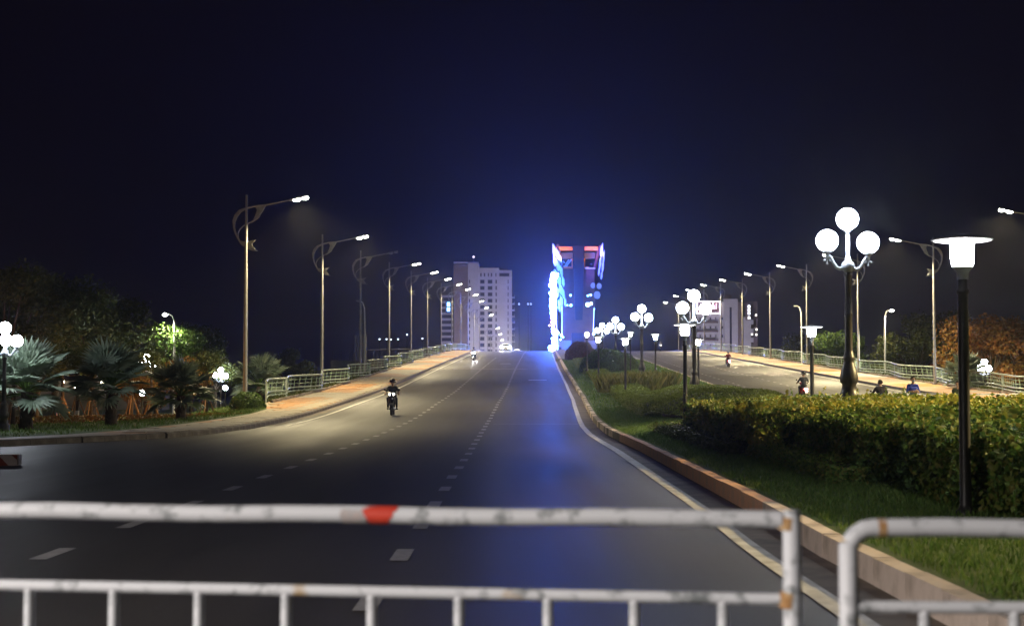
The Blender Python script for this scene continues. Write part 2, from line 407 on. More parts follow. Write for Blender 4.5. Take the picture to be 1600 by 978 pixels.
pv.strip([(x, y, zr(y)+KH-.015) for x, y in BLr], [(x, y, -.95) for x, y in BLr], 1)
pave = tag(pv.build('pavement', [m_pave, m_conc]), kind='structure')
pr = MB(); ysr = list(np.arange(40, 561, 4.0))
pr.strip([(kerbR(y)+.2, y, zr(y)+KH-.015) for y in ysr], [(31.9+cx(y), y, zr(y)+KH-.015) for y in ysr], 0, True)
pr.strip([(31.9+cx(y), y, zr(y)+KH-.015) for y in ysr], [(31.9+cx(y), y, -.95) for y in ysr], 1)
pave_r = tag(pr.build('pavement', [m_pave, m_conc]), kind='structure')
# paving slabs one by one where they can be told apart
slab_mesh = []
for mt in (m_slab, m_slab_o):
    b = MB(); b.box((0,0,0), (.775,.985,.05)); slab_mesh.append(b.mesh('paving_slab', mt))
nsl = 0
def x_front(y): return float(np.interp(y, [p[1] for p in FLr], [p[0] for p in FLr]))
def x_back(y): return float(np.interp(y, [p[1] for p in BLr], [p[0] for p in BLr]))
y = 49.6; row = 0
while y < 125 and nsl < 290:
    xf = x_front(y)-.24; xb = x_back(y)+.05
    x = xf-.4-(.2 if row % 2 else 0)
    while x-.4 > xb and nsl < 290:
        orange = (1 if (76 < y < 92 and x < xf-1.3) or (100 < y < 116 and x < xf-1.0) else 0)
        if random.random() < .08: orange = 1-orange if y > 74 else orange
        link('paving_slab', slab_mesh[orange], pave, (x, y, zr(y)+KH+.004-.025+random.uniform(-.004,.004)), (math.atan(zr(y+.5)-zr(y-.5))+random.uniform(-.004,.004), random.uniform(-.004,.004), -math.atan((x_front(y+.5)-x_front(y-.5)))))
        x -= .79; nsl += 1
    y += 1.0; row += 1
# --- kerbs
def stones(path, y_lo, y_hi, size, mats, top, parent, choose, off=0):
    pts = refine(path, .05); L = 0; last = pts[0]; nxt = 0; meshes = []
    for mt in mats:
        b = MB(); w2, h2 = size[0]/2, size[2]/2; l2 = size[1]/2
        prof = [(-w2,-h2),(w2,-h2),(w2,h2-.05),(w2-.035,h2-.01),(w2-.06,h2),(-w2,h2)]
        b.prism([(p[0], p[1]) for p in prof], lambda a, c, t: Vector((a, t, c)), size[1]); meshes.append(b.mesh('kerb_stone', mt))
    for p, q in zip(pts[:-1], pts[1:]):
        d = math.dist(p, q); L += d
        if L >= nxt and y_lo <= p[1] <= y_hi:
            a = math.atan2(q[1]-p[1], q[0]-p[0])-PI/2
            sl = math.atan2(zr(p[1]+.5)-zr(p[1]-.5), 1)
            o = link('kerb_stone', meshes[choose(p)], parent, (p[0], p[1], zr(p[1])+top-size[2]/2+random.uniform(-.006,.006)), (sl, random.uniform(-.008,.008), a+random.uniform(-.003,.003)))
            nxt = L + size[1] + .004
        elif L >= nxt: nxt = L
kl = tag(empty('kerb'), kind='structure')
stones([(x-.1, y) for x, y in FL], 33, 140, (.22, .985, .36), [m_kerb], KH+.006, kl, lambda p: 0)
kb = MB(); yk = list(np.arange(140, 561, 5.0))
kb.strip([(kerbL(y), y, zr(y)-.1) for y in yk], [(kerbL(y), y, zr(y)+KH) for y in yk]); kb.strip([(kerbL(y), y, zr(y)+KH) for y in yk], [(kerbL(y)-.23, y, zr(y)+KH) for y in yk])
yk2 = list(np.arange(40, 561, 5.0))
kb.build('kerb_run', m_kerb, kl)
kr = MB()
kr.strip([(kerbR(y), y, zr(y)-.1) for y in yk2], [(kerbR(y), y, zr(y)+KH) for y in yk2]); kr.strip([(kerbR(y), y, zr(y)+KH) for y in yk2], [(kerbR(y)+.23, y, zr(y)+KH) for y in yk2])
tag(kr.build('kerb', m_kerb), kind='structure')
MKH = .23
km = tag(empty('median_kerb'), kind='structure')
stones([(medL(y)+.11, y) for y in np.arange(6, 176, 1.0)], 6, 150, (.22, .985, .5), [m_kerb_w, m_kerb_r, m_kerb], MKH, km, lambda p: (0 if p[1] < 18.5 else 1 if p[1] < 46 else (2 if random.random() < .6 else 0)))
bk = MB(); ybk = list(np.arange(5, 152, 2.0))
for dx_ in (.03,.19): bk.strip([(medL(y)+dx_, y, zr(y)-.1) for y in ybk], [(medL(y)+dx_, y, zr(y)+MKH-.03) for y in ybk])
bk.build('kerb_bedding', m_kerb, km)
mb = MB(); ym = list(np.arange(150, 345, 5.0))
mb.strip([(medL(y), y, zr(y)-.1) for y in ym], [(medL(y), y, zr(y)+MKH) for y in ym]); mb.strip([(medL(y), y, zr(y)+MKH) for y in ym], [(medL(y)+.23, y, zr(y)+MKH) for y in ym])
ym2 = list(np.arange(-20, 345, 5.0))
mb.strip([(medR(y), y, zr(y)-.1) for y in ym2], [(medR(y), y, zr(y)+.2) for y in ym2]); mb.strip([(medR(y), y, zr(y)+.2) for y in ym2], [(medR(y)-.23, y, zr(y)+.2) for y in ym2])
mb.build('kerb_run', m_kerb_w, km)
# --- median soil and lawn
def mz(x, y):
    f = (x-medL(y))/(medR(y)-medL(y)); f = max(0, min(1, f))
    return zr(y) + .20 + .38*math.sin(PI*f)**2*min(1, max(0, (y-20)/30))
md = MB(); ymd = list(np.arange(-20, 192, 2.0)); fr = [0,.08,.16,.24,.35,.5,.65,.8,.92,1.0]
for a, b in zip(fr[:-1], fr[1:]):
    pa = [(medL(y)+.2+(medR(y)-medL(y)-.4)*a, y) for y in ymd]; pb = [(medL(y)+.2+(medR(y)-medL(y)-.4)*b, y) for y in ymd]
    md.strip([(x, y, mz(x, y)) for x, y in pa], [(x, y, mz(x, y)) for x, y in pb], 0, True)
tag(md.build('median_lawn', m_grass_base), kind='structure')
ms = MB(); yms = list(np.arange(191, 346, 5.0))
ms.strip([(medL(y)+.2, y, zr(y)+.27) for y in yms], [(medR(y)-.2, y, zr(y)+.27) for y in yms]); ms.box((8.5+cx(191), 191, zr(191)), (10, .3, .6))
tag(ms.build('median_paving', m_conc), kind='structure')
n = 52000
yy = 9 + 66*rng.random(n)**1.5; xx = np.array([medL(y)+.26 for y in yy]) + rng.random(n)*2.6
P = np.stack([xx, yy, [mz(x, y) for x, y in zip(xx, yy)]], 1)
n2 = 26000
yy = 70 + 115*rng.random(n2); f_ = rng.random(n2); xx = np.array([medL(y)+.3+(medR(y)-medL(y)-.6)*q for y, q in zip(yy, f_)])
P2 = np.stack([xx, yy, [mz(x, y) for x, y in zip(xx, yy)]], 1)
tag(link('grass', blades_mesh('grass', P2, .13, .05, .7, m_grass)), 'grass on the far part of the median around the clipped shrubs', 'grass', kind='stuff')
tag(link('grass', blades_mesh('grass', P, .075, .012, .6, m_grass)), 'mown green grass growing along the inner edge of the median behind its kerb', 'grass', kind='stuff')
# --- park ground on the left
pg = MB()
rows = [(x, y) for x, y in refine(BL[:11], 1.5)] 
ds = [0, 1, 2.5, 5, 9, 20, 60, 160]
def pk(x, y, d): 
    t = min(1, d/7); t = t*t*(3-2*t)
    return (zr(y)+KH-.03)*(1-t) + (.10 - .5*min(1, max(0, (y-60)/40)))*t + .03*vnoise(x, y, .5)
for a, b in zip(ds[:-1], ds[1:]):
    pg.strip([(x-a, y+a*.35, pk(x-a, y, a)) for x, y in rows], [(x-b, y+b*.35, pk(x-b, y, b)) for x, y in rows], 0, True)
pg.strip([(-14.2+cx(y), y, -.42) for y in np.arange(80, 240, 8.0)], [(-190, y+40, -.42) for y in np.arange(80, 240, 8.0)])
pg.build('park_lawn', m_grass_base)['kind'] = 'structure'
pg2 = MB(); pg2.strip([(32+cx(y), y, -.4) for y in np.arange(60, 300, 8.0)], [(190, y, -.4) for y in np.arange(60, 300, 8.0)])
pg2.build('park_lawn', m_grass_base)['kind'] = 'structure'
n = 16000
i = rng.integers(0, len(rows)-1, n); d = rng.random(n)**1.3*7
bx = np.array([rows[k][0] for k in i]); by = np.array([rows[k][1] for k in i]) + rng.random(n)*1.5
P = np.stack([bx-d-.15, by+d*.35, [pk(x-q, y, q) for x, y, q in zip(bx, by, d)]], 1)
tag(link('grass', blades_mesh('grass', P, .11, .03, .5, m_grass)), 'strip of park grass behind the left corner kerb, in front of the palms', 'grass', kind='stuff')

# ================================================================== STREET LAMPS
def street_lamp(lit=True):
    t = empty('street_lamp')
    p = MB(); p.tube([(0,0,0),(0,0,.05)], [.24,.24], 12); p.tube([(0,0,.05),(0,0,1.2),(0,0,6),(0,0,11.05)], [.125,.115,.095,.06], 10)
    p.build('pole', m_steel, t)
    # flat fish ornament cut from plate, in the plane of the arm
    k = 1/225.0
    def q(x, y): return ((x-238)*k, 11.05-(y-150)*k)
    outer = [(465,268),(400,272),(340,279),(250,303),(160,343),(115,400),(92,460),(95,540),(112,600),(132,645),(160,695),(190,735),(240,770),(300,798),(370,812)]
    inner = [(462,276),(425,345),(400,380),(330,448),(270,482),(200,520),(160,560),(142,605),(145,650),(165,690),(200,722),(246,750),(300,782),(366,806)]
    o = MB(); ax = lambda a, b, wv: Vector((a, wv, b))
    def ribbon(pts, wd, th=.06):
        for (a, b, wa, wb) in zip(pts[:-1], pts[1:], wd[:-1], wd[1:]):
            A = Vector(q(*a)); B = Vector(q(*b)); dr = (B-A).normalized(); nn = Vector((-dr.y, dr.x))
            A2 = A-dr*.01; B2 = B+dr*.01
            o.prism([tuple(A2+nn*wa/2), tuple(A2-nn*wa/2), tuple(B2-nn*wb/2), tuple(B2+nn*wb/2)], ax, th)
    ribbon(outer, [.04,.06,.07,.09,.16,.2,.16,.1,.09,.09,.09,.09,.08,.06,.03])
    ribbon(inner[:9], [.05]*9)
    o.prism([q(465,270), q(335,280), q(360,330), q(345,385), q(320,440), q(400,375)], ax, .05)
    o.prism([q(160,690), q(245,705), q(352,678), q(302,735), q(345,795), q(240,765), q(190,732)], ax, .05)
    o.prism([q(330,446), q(405,395), q(385,425), q(290,490)], ax, .04)
    o.build('fish_ornament', m_steel, t)
    a = MB(); a.tube([(0,0,10.35),(.4,0,10.46),(1.0,0,10.52),(2.25,0,10.78)], [.05,.05,.045,.035], 8); a.build('arm', m_steel, t)
    h = MB(); tilt = -math.atan(.22)
    h.box((2.36,0,10.80), (.26,.12,.10), 0, (0,tilt,0)); h.box((2.62,0,10.87), (.44,.30,.09), 0, (0,tilt,0), .85); h.box((3.05,0,10.965), (.40,.30,.09), 0, (0,tilt,0), .85)
    hd = h.build('lamp_head', m_steel, t)
    for x, z in ((2.62,10.81),(3.05,10.905)):
        l = MB(); l.ball((x,0,z-.01), .2, 14, 8, 0, (1,.72,.52)); l.build('lens', m_lens if lit else m_lens_off, hd)
    return t
STREET_LIGHT = bpy.data.lights.new('street_light', 'SPOT'); STREET_LIGHT.energy = P_STREET; STREET_LIGHT.color = (1.0,.83,.48)
STREET_LIGHT.spot_size = R(155); STREET_LIGHT.spot_blend = .38; STREET_LIGHT.shadow_soft_size = .12
lampA = street_lamp(); lampU = None
def glow(t, data):
    o = bpy.data.objects.new('lamp_light', data); COL.objects.link(o); o.parent = t; o.location = (2.85,0,10.66); o.rotation_euler = (0, R(-10) if data != globals().get('NEAR_LIGHT') else 0, 0)
ordn = ['nearest','second','third','fourth','fifth','sixth','seventh','eighth','ninth','tenth','eleventh','twelfth','thirteenth','fourteenth','fifteenth','sixteenth','seventeenth','eighteenth']
first = True
leftY = [80,109,133,159,186,213,242,269,296,323,350,377,431,458,485]
for i, y in enumerate(leftY):
    if i == 2: t = street_lamp(False)
    elif first: t = lampA; first = False
    else: t = copy_tree(lampA)
    t.location = (-14.05+cx(y), y, zr(y)+.0 + (.0 if y > 85 else .1)); 
    t['label'] = ('third fish ornament street lamp along the left railing, its lamp unlit' if i == 2 else
                  '%s lit fish ornament street lamp from the camera along the left railing' % ordn[i])
    t['category'] = 'street lamp'; t['group'] = 'street lamps along both bridge railings'
rightY = [21,40,61,88,115,142,169,196,223,250,277,304,331]  # first three stand out of view, added to light hedge and kerb
LAMPS_R = []
for i, y in enumerate(rightY):
    t = copy_tree(lampA); t.location = (31.0+cx(y), y, zr(y)+.15); t.rotation_euler.z = PI
    t['label'] = (('nearest street lamp of the right row, added for hedge light, outside the picture','nearest but one street lamp of the right row, added outside the picture','third street lamp of the right row, added just outside the picture','street lamp at the right edge of the picture, only its lit head in view')[i] if i < 4 else '%s lit fish ornament street lamp from the camera along the right railing' % ordn[i-3])
    t['category'] = 'street lamp'; t['group'] = 'street lamps along both bridge railings'; LAMPS_R.append(t)
RIGHT_LIGHT = STREET_LIGHT.copy(); RIGHT_LIGHT.energy = P_STREET*1.65; RIGHT_LIGHT.spot_size = R(148)
NEAR_LIGHT = STREET_LIGHT.copy(); NEAR_LIGHT.energy = 52000; NEAR_LIGHT.color = (1,.76,.34); NEAR_LIGHT.spot_size = R(139); NEAR_LIGHT.spot_blend = .04  # warm light of the two nearest added lamps, for the hedge tops
for o in [o for o in COL.objects if o.name.startswith('street_lamp') and o.type == 'EMPTY']:
    if 'unlit' not in o['label']: glow(o, NEAR_LIGHT if 'outside the picture' in o['label'] and 'nearest' in o['label'] else RIGHT_LIGHT if 'right' in o['label'] else STREET_LIGHT)
# an added lamp, unseen behind the camera, brightens barrier, kerb and hedge
tb = copy_tree(lampA)
for c_ in list(tb.children):
    if c_.type == 'LIGHT': bpy.data.objects.remove(c_)
tb.location = (-22.5, -9.0, 0); tb.rotation_euler.z = R(20); tb.scale = (.85,.85,.85)
tag(tb, 'added street lamp unseen behind the photographer at the junction', 'street lamp')
LB = bpy.data.lights.new('street_light', 'SPOT'); LB.energy = 68000; LB.color = (1.0,.91,.84); LB.spot_size = R(160); LB.spot_blend = .4; LB.shadow_soft_size = .15
o = bpy.data.objects.new('lamp_light', LB); COL.objects.link(o); o.parent = tb; o.location = (2.85,0,10.66)

# ------------------------------------------------------------------ globe lamps of the median
def globe_lamp(H=5.5, gr=.30, narm=2, extra=0):
    t = empty('globe_lamp')
    b = MB()
    b.lathe([(.30,-1.2),(.30,.0),(.27,.05),(.22,.16),(.19,.34),(.24,.40),(.255,.52),(.22,.72),(.15,.92),(.14,1.0),(.17,1.04),(.15,1.1),(.115,1.25)], 14); b.build('base', m_black, t)
    p = MB(); p.lathe([(.112,1.2),(.105,2.2),(.125,2.25),(.10,2.3),(.092,3.25),(.12,3.3),(.13,3.36),(.09,3.42)], 12); p.build('pole', m_black, t)
    hub = MB(); hub.lathe([(.09,3.4),(.17,3.48),(.20,3.58),(.15,3.67),(.08,3.74),(.085,3.78),(.065,3.82),(.05,3.86),(.055,4.2),(.045,4.36),(.065,4.40),(.045,4.44),(.035,4.50),(.09,4.55),(.12,4.58),(.07,4.60)], 12); hub.build('hub', m_iron, t)
    gm = MB(); gm.ball((0,0,0), gr, 24, 14); gmesh = gm.mesh('globe', m_globe)
    for k in range(narm+extra):
        a = PI*k + R(4) if k < narm else PI/2 + PI*(k-narm)
        dv = Vector((math.cos(a), math.sin(a), 0)); low = .05 if k == 0 else 0
        am = MB()
        pts = [dv*r_+Vector((0,0,z_-low*(r_/.57))) for r_, z_ in ((.10,3.55),(.22,3.50),(.32,3.54),(.40,3.66),(.46,3.78),(.51,3.85),(.57,3.85))]
        am.tube(pts, [.055,.055,.05,.045,.045,.04,.035], 8)
        c = dv*.57; am.lathe([(.03,3.79-low),(.06,3.83-low),(.05,3.89-low),(.12,3.95-low),(.14,3.98-low),(.08,4.0-low)], 12, (c.x, c.y, 0))
        for dx, dz in ((-.08,3.73),(.08,3.73),(0,3.65)):
            am.ball((c.x+dx, c.y, dz-low), .035, 8, 6)
            am.tube([(c.x+dx, c.y, dz-low), (c.x, c.y, 3.83-low)], .015, 5)
        ar = am.build('arm', m_iron, t)
        link('globe', gmesh, ar, (c.x, c.y, 3.97-low+gr))
    link('globe', gmesh, t, (0,0,4.57+gr))
    return t
gl0 = globe_lamp()
spots = [(1327,620,42),(1085,616,76),(1003,586,113),(962,578,150),(941,571,187)]
glab = ['tallest three globe lamp rising behind the big hedge, globes large and white',
        'second three globe lamp on the median, left of the big one, behind the mushroom lamp',
        'third three globe lamp on the median, its flared foot in full view beside the road',
        'fourth three globe lamp on the median, small, its globes crowded against the next one',
        'farthest three globe lamp on the median, next to the lit bridge tower']
for i, (px, py, y) in enumerate(spots):
    t = gl0 if i == 0 else copy_tree(gl0)
    t.location = at(px, py, y); t.rotation_euler.z = (0, 0, .35, .2, .1)[i]
    tag(t, glab[i], 'globe lamp', 'three globe lamps down the median')
# park lamps with four small globes
gp0 = globe_lamp(extra=1, gr=.30)
for i, (px, py, y, sc, lab) in enumerate([(8,503,52.3,.68,'park globe lamp at the left edge of the picture behind the nearest fan palm'),
        (229,553,92,.66,'park globe lamp glowing through fan palm leaves, second from the left'),
        (345,574,118,.68,'park globe lamp just left of the first tall pole, globes low over dark bushes'),
        (1538,561,112,.72,'park globe lamp beyond the right railing below the amber tree')]):
    t = gp0 if i == 0 else copy_tree(gp0)
    top = at(px, py, y); t.scale = (sc,)*3; t.location = (top.x, top.y, top.z-5.17*sc); t.rotation_euler.z = (.2,.1,.0,.4)[i]
    tag(t, lab, 'globe lamp', 'globe lamps in the park')
# low ball lamps
def ball_lamp():
    t = empty('ball_lamp')
    b = MB(); b.lathe([(.12,0),(.10,.1),(.05,.16),(.045,2.0),(.09,2.06),(.09,2.1)], 10); b.build('pole', m_black, t)
    b = MB(); b.ball((0,0,2.24), .16, 14, 10); b.build('globe', m_globe, t); return t
bl0 = ball_lamp()
for i, (px, py, y, lab) in enumerate([(222,614,84,'single ball lamp on a short post between the two middle fan palms'),(352,606,100,'single ball lamp on a short post left of the first tall pole'),
                                      (917,523,124,'single ball lamp on a thin post in front of the reddish bush')]):
    t = bl0 if i == 0 else copy_tree(bl0); p = at(px, py, y); t.location = (p.x, p.y, p.z-2.24 if i < 2 else p.z-2.9)
    if i == 2: t.scale.z = 2.9/2.24
    tag(t, lab, 'ball lamp')
# ------------------------------------------------------------------ mushroom lamps
def hat_lamp():
    t = empty('mushroom_lamp')
    p = MB(); p.lathe([(.12,0),(.12,.04),(.08,.07),(.066,.12),(.062,.5),(.061,1.6),(.056,2.62),(.072,2.64),(.072,2.67),(.056,2.69),(.054,2.82)], 14); p.build('pole', m_black, t)
    c = MB(); c.lathe([(.062,2.80),(.066,2.88),(.10,2.93),(.115,2.955)], 14); c.build('collar', m_iron, t)
    l = MB(); l.lathe([(.105,2.955),(.118,3.0),(.125,3.1),(.128,3.24)], 18); l.build('lantern', m_lant, t)
    h = MB(); h.lathe([(.10,3.245),(.13,3.245),(.30,3.262),(.335,3.272),(.335,3.282),(.29,3.296),(.12,3.325),(.02,3.345)], 28); h.build('hat', m_white, t)
    return t
h0 = hat_lamp()
for i, (px, ytop, y, lab) in enumerate([
    (1503,366,17.0,'nearest mushroom lamp in front of the dark hedge, largest and closest to the camera'),
    (1070,504,44.7,'mushroom lamp in front of the second globe lamp at the left hedge end'),
    (1268,508,45.5,'mushroom lamp beside the motorcyclist with the red tail light'),
    (1091,529,86,'small mushroom lamp just right of the second globe lamp foot'),
    (977,527,80,'mushroom lamp standing among the clipped box hedges and grass tuft'),
    (1024,521,100,'mushroom lamp at the edge of the right carriageway right of the third globe lamp'),
    (935,525,102,'mushroom lamp in front of the round dark shrub'),
    (985,518,134,'far small mushroom lamp above and right of the one among the box hedges')]):
    t = h0 if i == 0 else copy_tree(h0); p = at(px, ytop, y); g0 = mz(p.x, y)
    t.location = (p.x, y, g0); t.scale.z = (p.z-g0)/3.345
    tag(t, lab, 'mushroom lamp', 'mushroom lamps in the median planting')
# thin park street lights
def park_light(h, lit, armx):
    t = empty('park_light')
    p = MB(); p.tube([(0,0,0),(0,0,h*.8),(0.03*armx,0,h*.93),(.22*armx,0,h*.985),(.5*armx,0,h)], [.09,.07,.06,.05,.04], 8); p.build('pole', m_white, t)
    b = MB(); b.box((.62*armx,0,h), (.45,.2,.1)); hd = b.build('lamp_head', m_steel, t)
    l = MB(); l.ball((.66*armx,0,h-.06), .17 if lit else .09, 12, 8, 0, (1.2,.8,.7)); l.build('lens', m_lens if lit else m_lens_off, hd)
    if lit:
        d = bpy.data.lights.new('park_bulb', 'SPOT'); d.energy = 5000; d.color = (1,.95,.75); d.shadow_soft_size = .1; d.spot_size = R(140); d.spot_blend = .6
        o = bpy.data.objects.new('lamp_light', d); COL.objects.link(o); o.parent = t; o.location = (.66*armx,0,h-.35)
    return t
for px, py, y, lit, ax_, lab in [(273,490,106,True,-1,'white curved park light shining beside a lit tree crown on the left'),
                                (1382,484,140,True,1,'white curved park light shining beyond the right railing'),
                                (1252,478,172,False,-1,'unlit curved park light pole beyond the right railing left of the big globe lamp'),
                                (570,470,150,False,-1,'bare slim lamp pole beside the concrete pillars on the left')]:
    p = at(px, py, y); t = park_light(p.z+.45, lit, ax_); t.location = (p.x, y, -.45); tag(t, lab, 'park light', 'slim lights beyond the railings')

# ================================================================== RAILINGS
def wave(t): return math.sin(2*PI*t - .55*math.sin(2*PI*t))*.62
def rail_panel(side, y0, y1, single, label):
    xb = railL if side < 0 else railR
    L = y1-y0
    root = empty('railing_panel', (xb(y0), y0, zr(y0)+KH), 0, label, 'railing', 'wavy railing panels beside the pavements')
    O = Vector(root.location)
    def pt(s, h):
        y = y0 + s*L; ext = 1 if L > 10 else .5
        return Vector((xb(y) + side*wave(s*ext), y, zr(y)+KH+h)) - O
    ss = [k/24 for k in range(25)]; e0, e1 = .004, .993
    ss = [e0+(e1-e0)*s for s in ss]
    for nm, h, r in (('top_rail',1.16,.062),('lower_rail',.44,.05),('lower_rail',.22,.05)):
        m = MB(); m.tube([pt(s, h) for s in ss], r, 7); m.build(nm, m_railw, root)
    m = MB()
    for h in (.68,.92): m.tube([pt(s, h) for s in ss], .016, 4)
    m.build('thin_rail', m_railg, root)
    for s in (e0+.003, e1-.003):
        m = MB(); m.tube([pt(s, -.1), pt(s, 1.14)], .05, 7); m.build('post', m_railw, root)
    nb = int(L/.70)
    bar = MB(); bar.prism([(-.018,0),(.018,0),(.30,.94),(.264,.94)], lambda a, b, t_: Vector((t_, a, b+.2)), .03)
    me = bar.mesh('bar', m_railg); allb = MB()
    for k in range(nb):
        s = e0 + (e1-e0)*(k+.3)/nb; p = pt(s, 0); q = pt(min(1, s+.02), 0); a = math.atan2(q.y-p.y, q.x-p.x)-PI/2
        if single: link('bar', me, root, p, (0,0,a))
        else:
            Rm = Matrix.Rotation(a, 4, 'Z')
            allb.add([Rm @ v.co + p for v in me.vertices], [tuple(f.vertices) for f in me.polygons])
    if not single: allb.build('bars', m_railg, root)['kind'] = 'stuff'
yl = [83.5] + list(np.arange(90.5, 330, 15.0))
for i, (a, b) in enumerate(zip(yl[:-1], yl[1:])):
    rail_panel(-1, a, b, b < 138, ('short first panel of the left wavy railing at its near end' if i == 0 else '%s panel of the left wavy railing counted from its near end' % ordn[i]))
yr_ = list(np.arange(70, 330, 15.0))
for i, (a, b) in enumerate(zip(yr_[:-1], yr_[1:])):
    if i == 0: lab = 'panel of the right wavy railing that runs out of the picture at the right edge'
    else: lab = '%s panel of the right wavy railing counted from the right edge' % ordn[i]
    rail_panel(1, a, b, 84 < a < 125, lab)
# low planting and stone edging at the foot of the railings
for side, y0, y1 in ((-1, 84, 180), (1, 84, 200)):
    ed = MB(); ysE = list(np.arange(y0, y1, 1.0)); xb = railL if side < 0 else railR
    f = lambda y: xb(y) - side*(.30+.12*abs(math.sin(y*PI/1.5)))
    ed.strip([(f(y), y, zr(y)+KH-.02) for y in ysE], [(f(y), y, zr(y)+KH+.13) for y in ysE]); ed.strip([(f(y), y, zr(y)+KH+.13) for y in ysE], [(f(y)+side*.14, y, zr(y)+KH+.13) for y in ysE])
    ed.strip([(f(y)+side*.14, y, zr(y)+KH+.13) for y in ysE], [(f(y)+side*.14, y, zr(y)+KH-.02) for y in ysE])
    o = ed.build('stone_edging', m_kerb); o['kind'] = 'structure'
    n = 5000; yy = y0 + (y1-y0)*rng.random(n); xx = np.array([xb(y) for y in yy]) + rng.normal(0, .16, n) + side*.1
    P = np.stack([xx, yy, [zr(y)+KH+.02+rng.random()*.22 for y in yy]], 1)
    tag(link('ground_cover', leaves_mesh('ground_cover', P, np.tile([0,0,1.], (n,1)), .14, m_leafd)), 'dark low planting along the foot of the %s railing' % ('left' if side < 0 else 'right'), 'plants', kind='stuff')

# ================================================================== FOREGROUND BARRIERS
def barrier_paint():
    m, nt, b = new_mat('chipped_white_paint')
    tc = nt.nodes.new('ShaderNodeTexCoord')
    n = nt.nodes.new('ShaderNodeTexNoise'); n.inputs['Scale'].default_value = 14; n.inputs['Detail'].default_value = 5; nt.links.new(tc.outputs['Object'], n.inputs['Vector'])
    r = nt.nodes.new('ShaderNodeValToRGB'); e = r.color_ramp.elements; e[0].position = .30; e[0].color = (.20,.22,.23,1); e[1].position = .47; e[1].color = (.72,.74,.78,1)
    nt.links.new(n.outputs['Fac'], r.inputs['Fac'])
    nf = nt.nodes.new('ShaderNodeTexNoise'); nf.inputs['Scale'].default_value = 70; nf.inputs['Detail'].default_value = 4; nt.links.new(tc.outputs['Object'], nf.inputs['Vector'])
    ad = nt.nodes.new('ShaderNodeMath'); ad.operation = 'MULTIPLY_ADD'; ad.inputs[1].default_value = .35; nt.links.new(nf.outputs['Fac'], ad.inputs[0]); sb_ = nt.nodes.new('ShaderNodeMath'); sb_.operation = 'SUBTRACT'; sb_.inputs[1].default_value = .175; nt.links.new(n.outputs['Fac'], sb_.inputs[0]); nt.links.new(sb_.outputs[0], ad.inputs[2]); nt.links.new(ad.outputs[0], r.inputs['Fac'])
    n2 = nt.nodes.new('ShaderNodeTexNoise'); n2.inputs['Scale'].default_value = 5; n2.inputs['Detail'].default_value = 6; nt.links.new(tc.outputs['Object'], n2.inputs['Vector'])
    r2 = nt.nodes.new('ShaderNodeValToRGB'); e = r2.color_ramp.elements; e[0].position = .66; e[1].position = .74; nt.links.new(n2.outputs['Fac'], r2.inputs['Fac'])
    mx = nt.nodes.new('ShaderNodeMix'); mx.data_type = 'RGBA'; nt.links.new(r2.outputs['Color'], mx.inputs['Factor']); nt.links.new(r.outputs['Color'], mx.inputs['A']); mx.inputs['B'].default_value = (.50,.36,.20,1)
    nt.links.new(mx.outputs['Result'], b.inputs['Base Color']); b.inputs['Roughness'].default_value = .5
    return m
m_bar = barrier_paint()
m_rust = M('rust', (.38,.17,.05), (.60,.42,.22), 30, .85)
m_tape = M('red_tape', (.72,.07,.035), (.60,.05,.03), 20, .5)
m_tapeg = M('grey_tape', (.42,.42,.43), (.5,.42,.40), 30, .5)
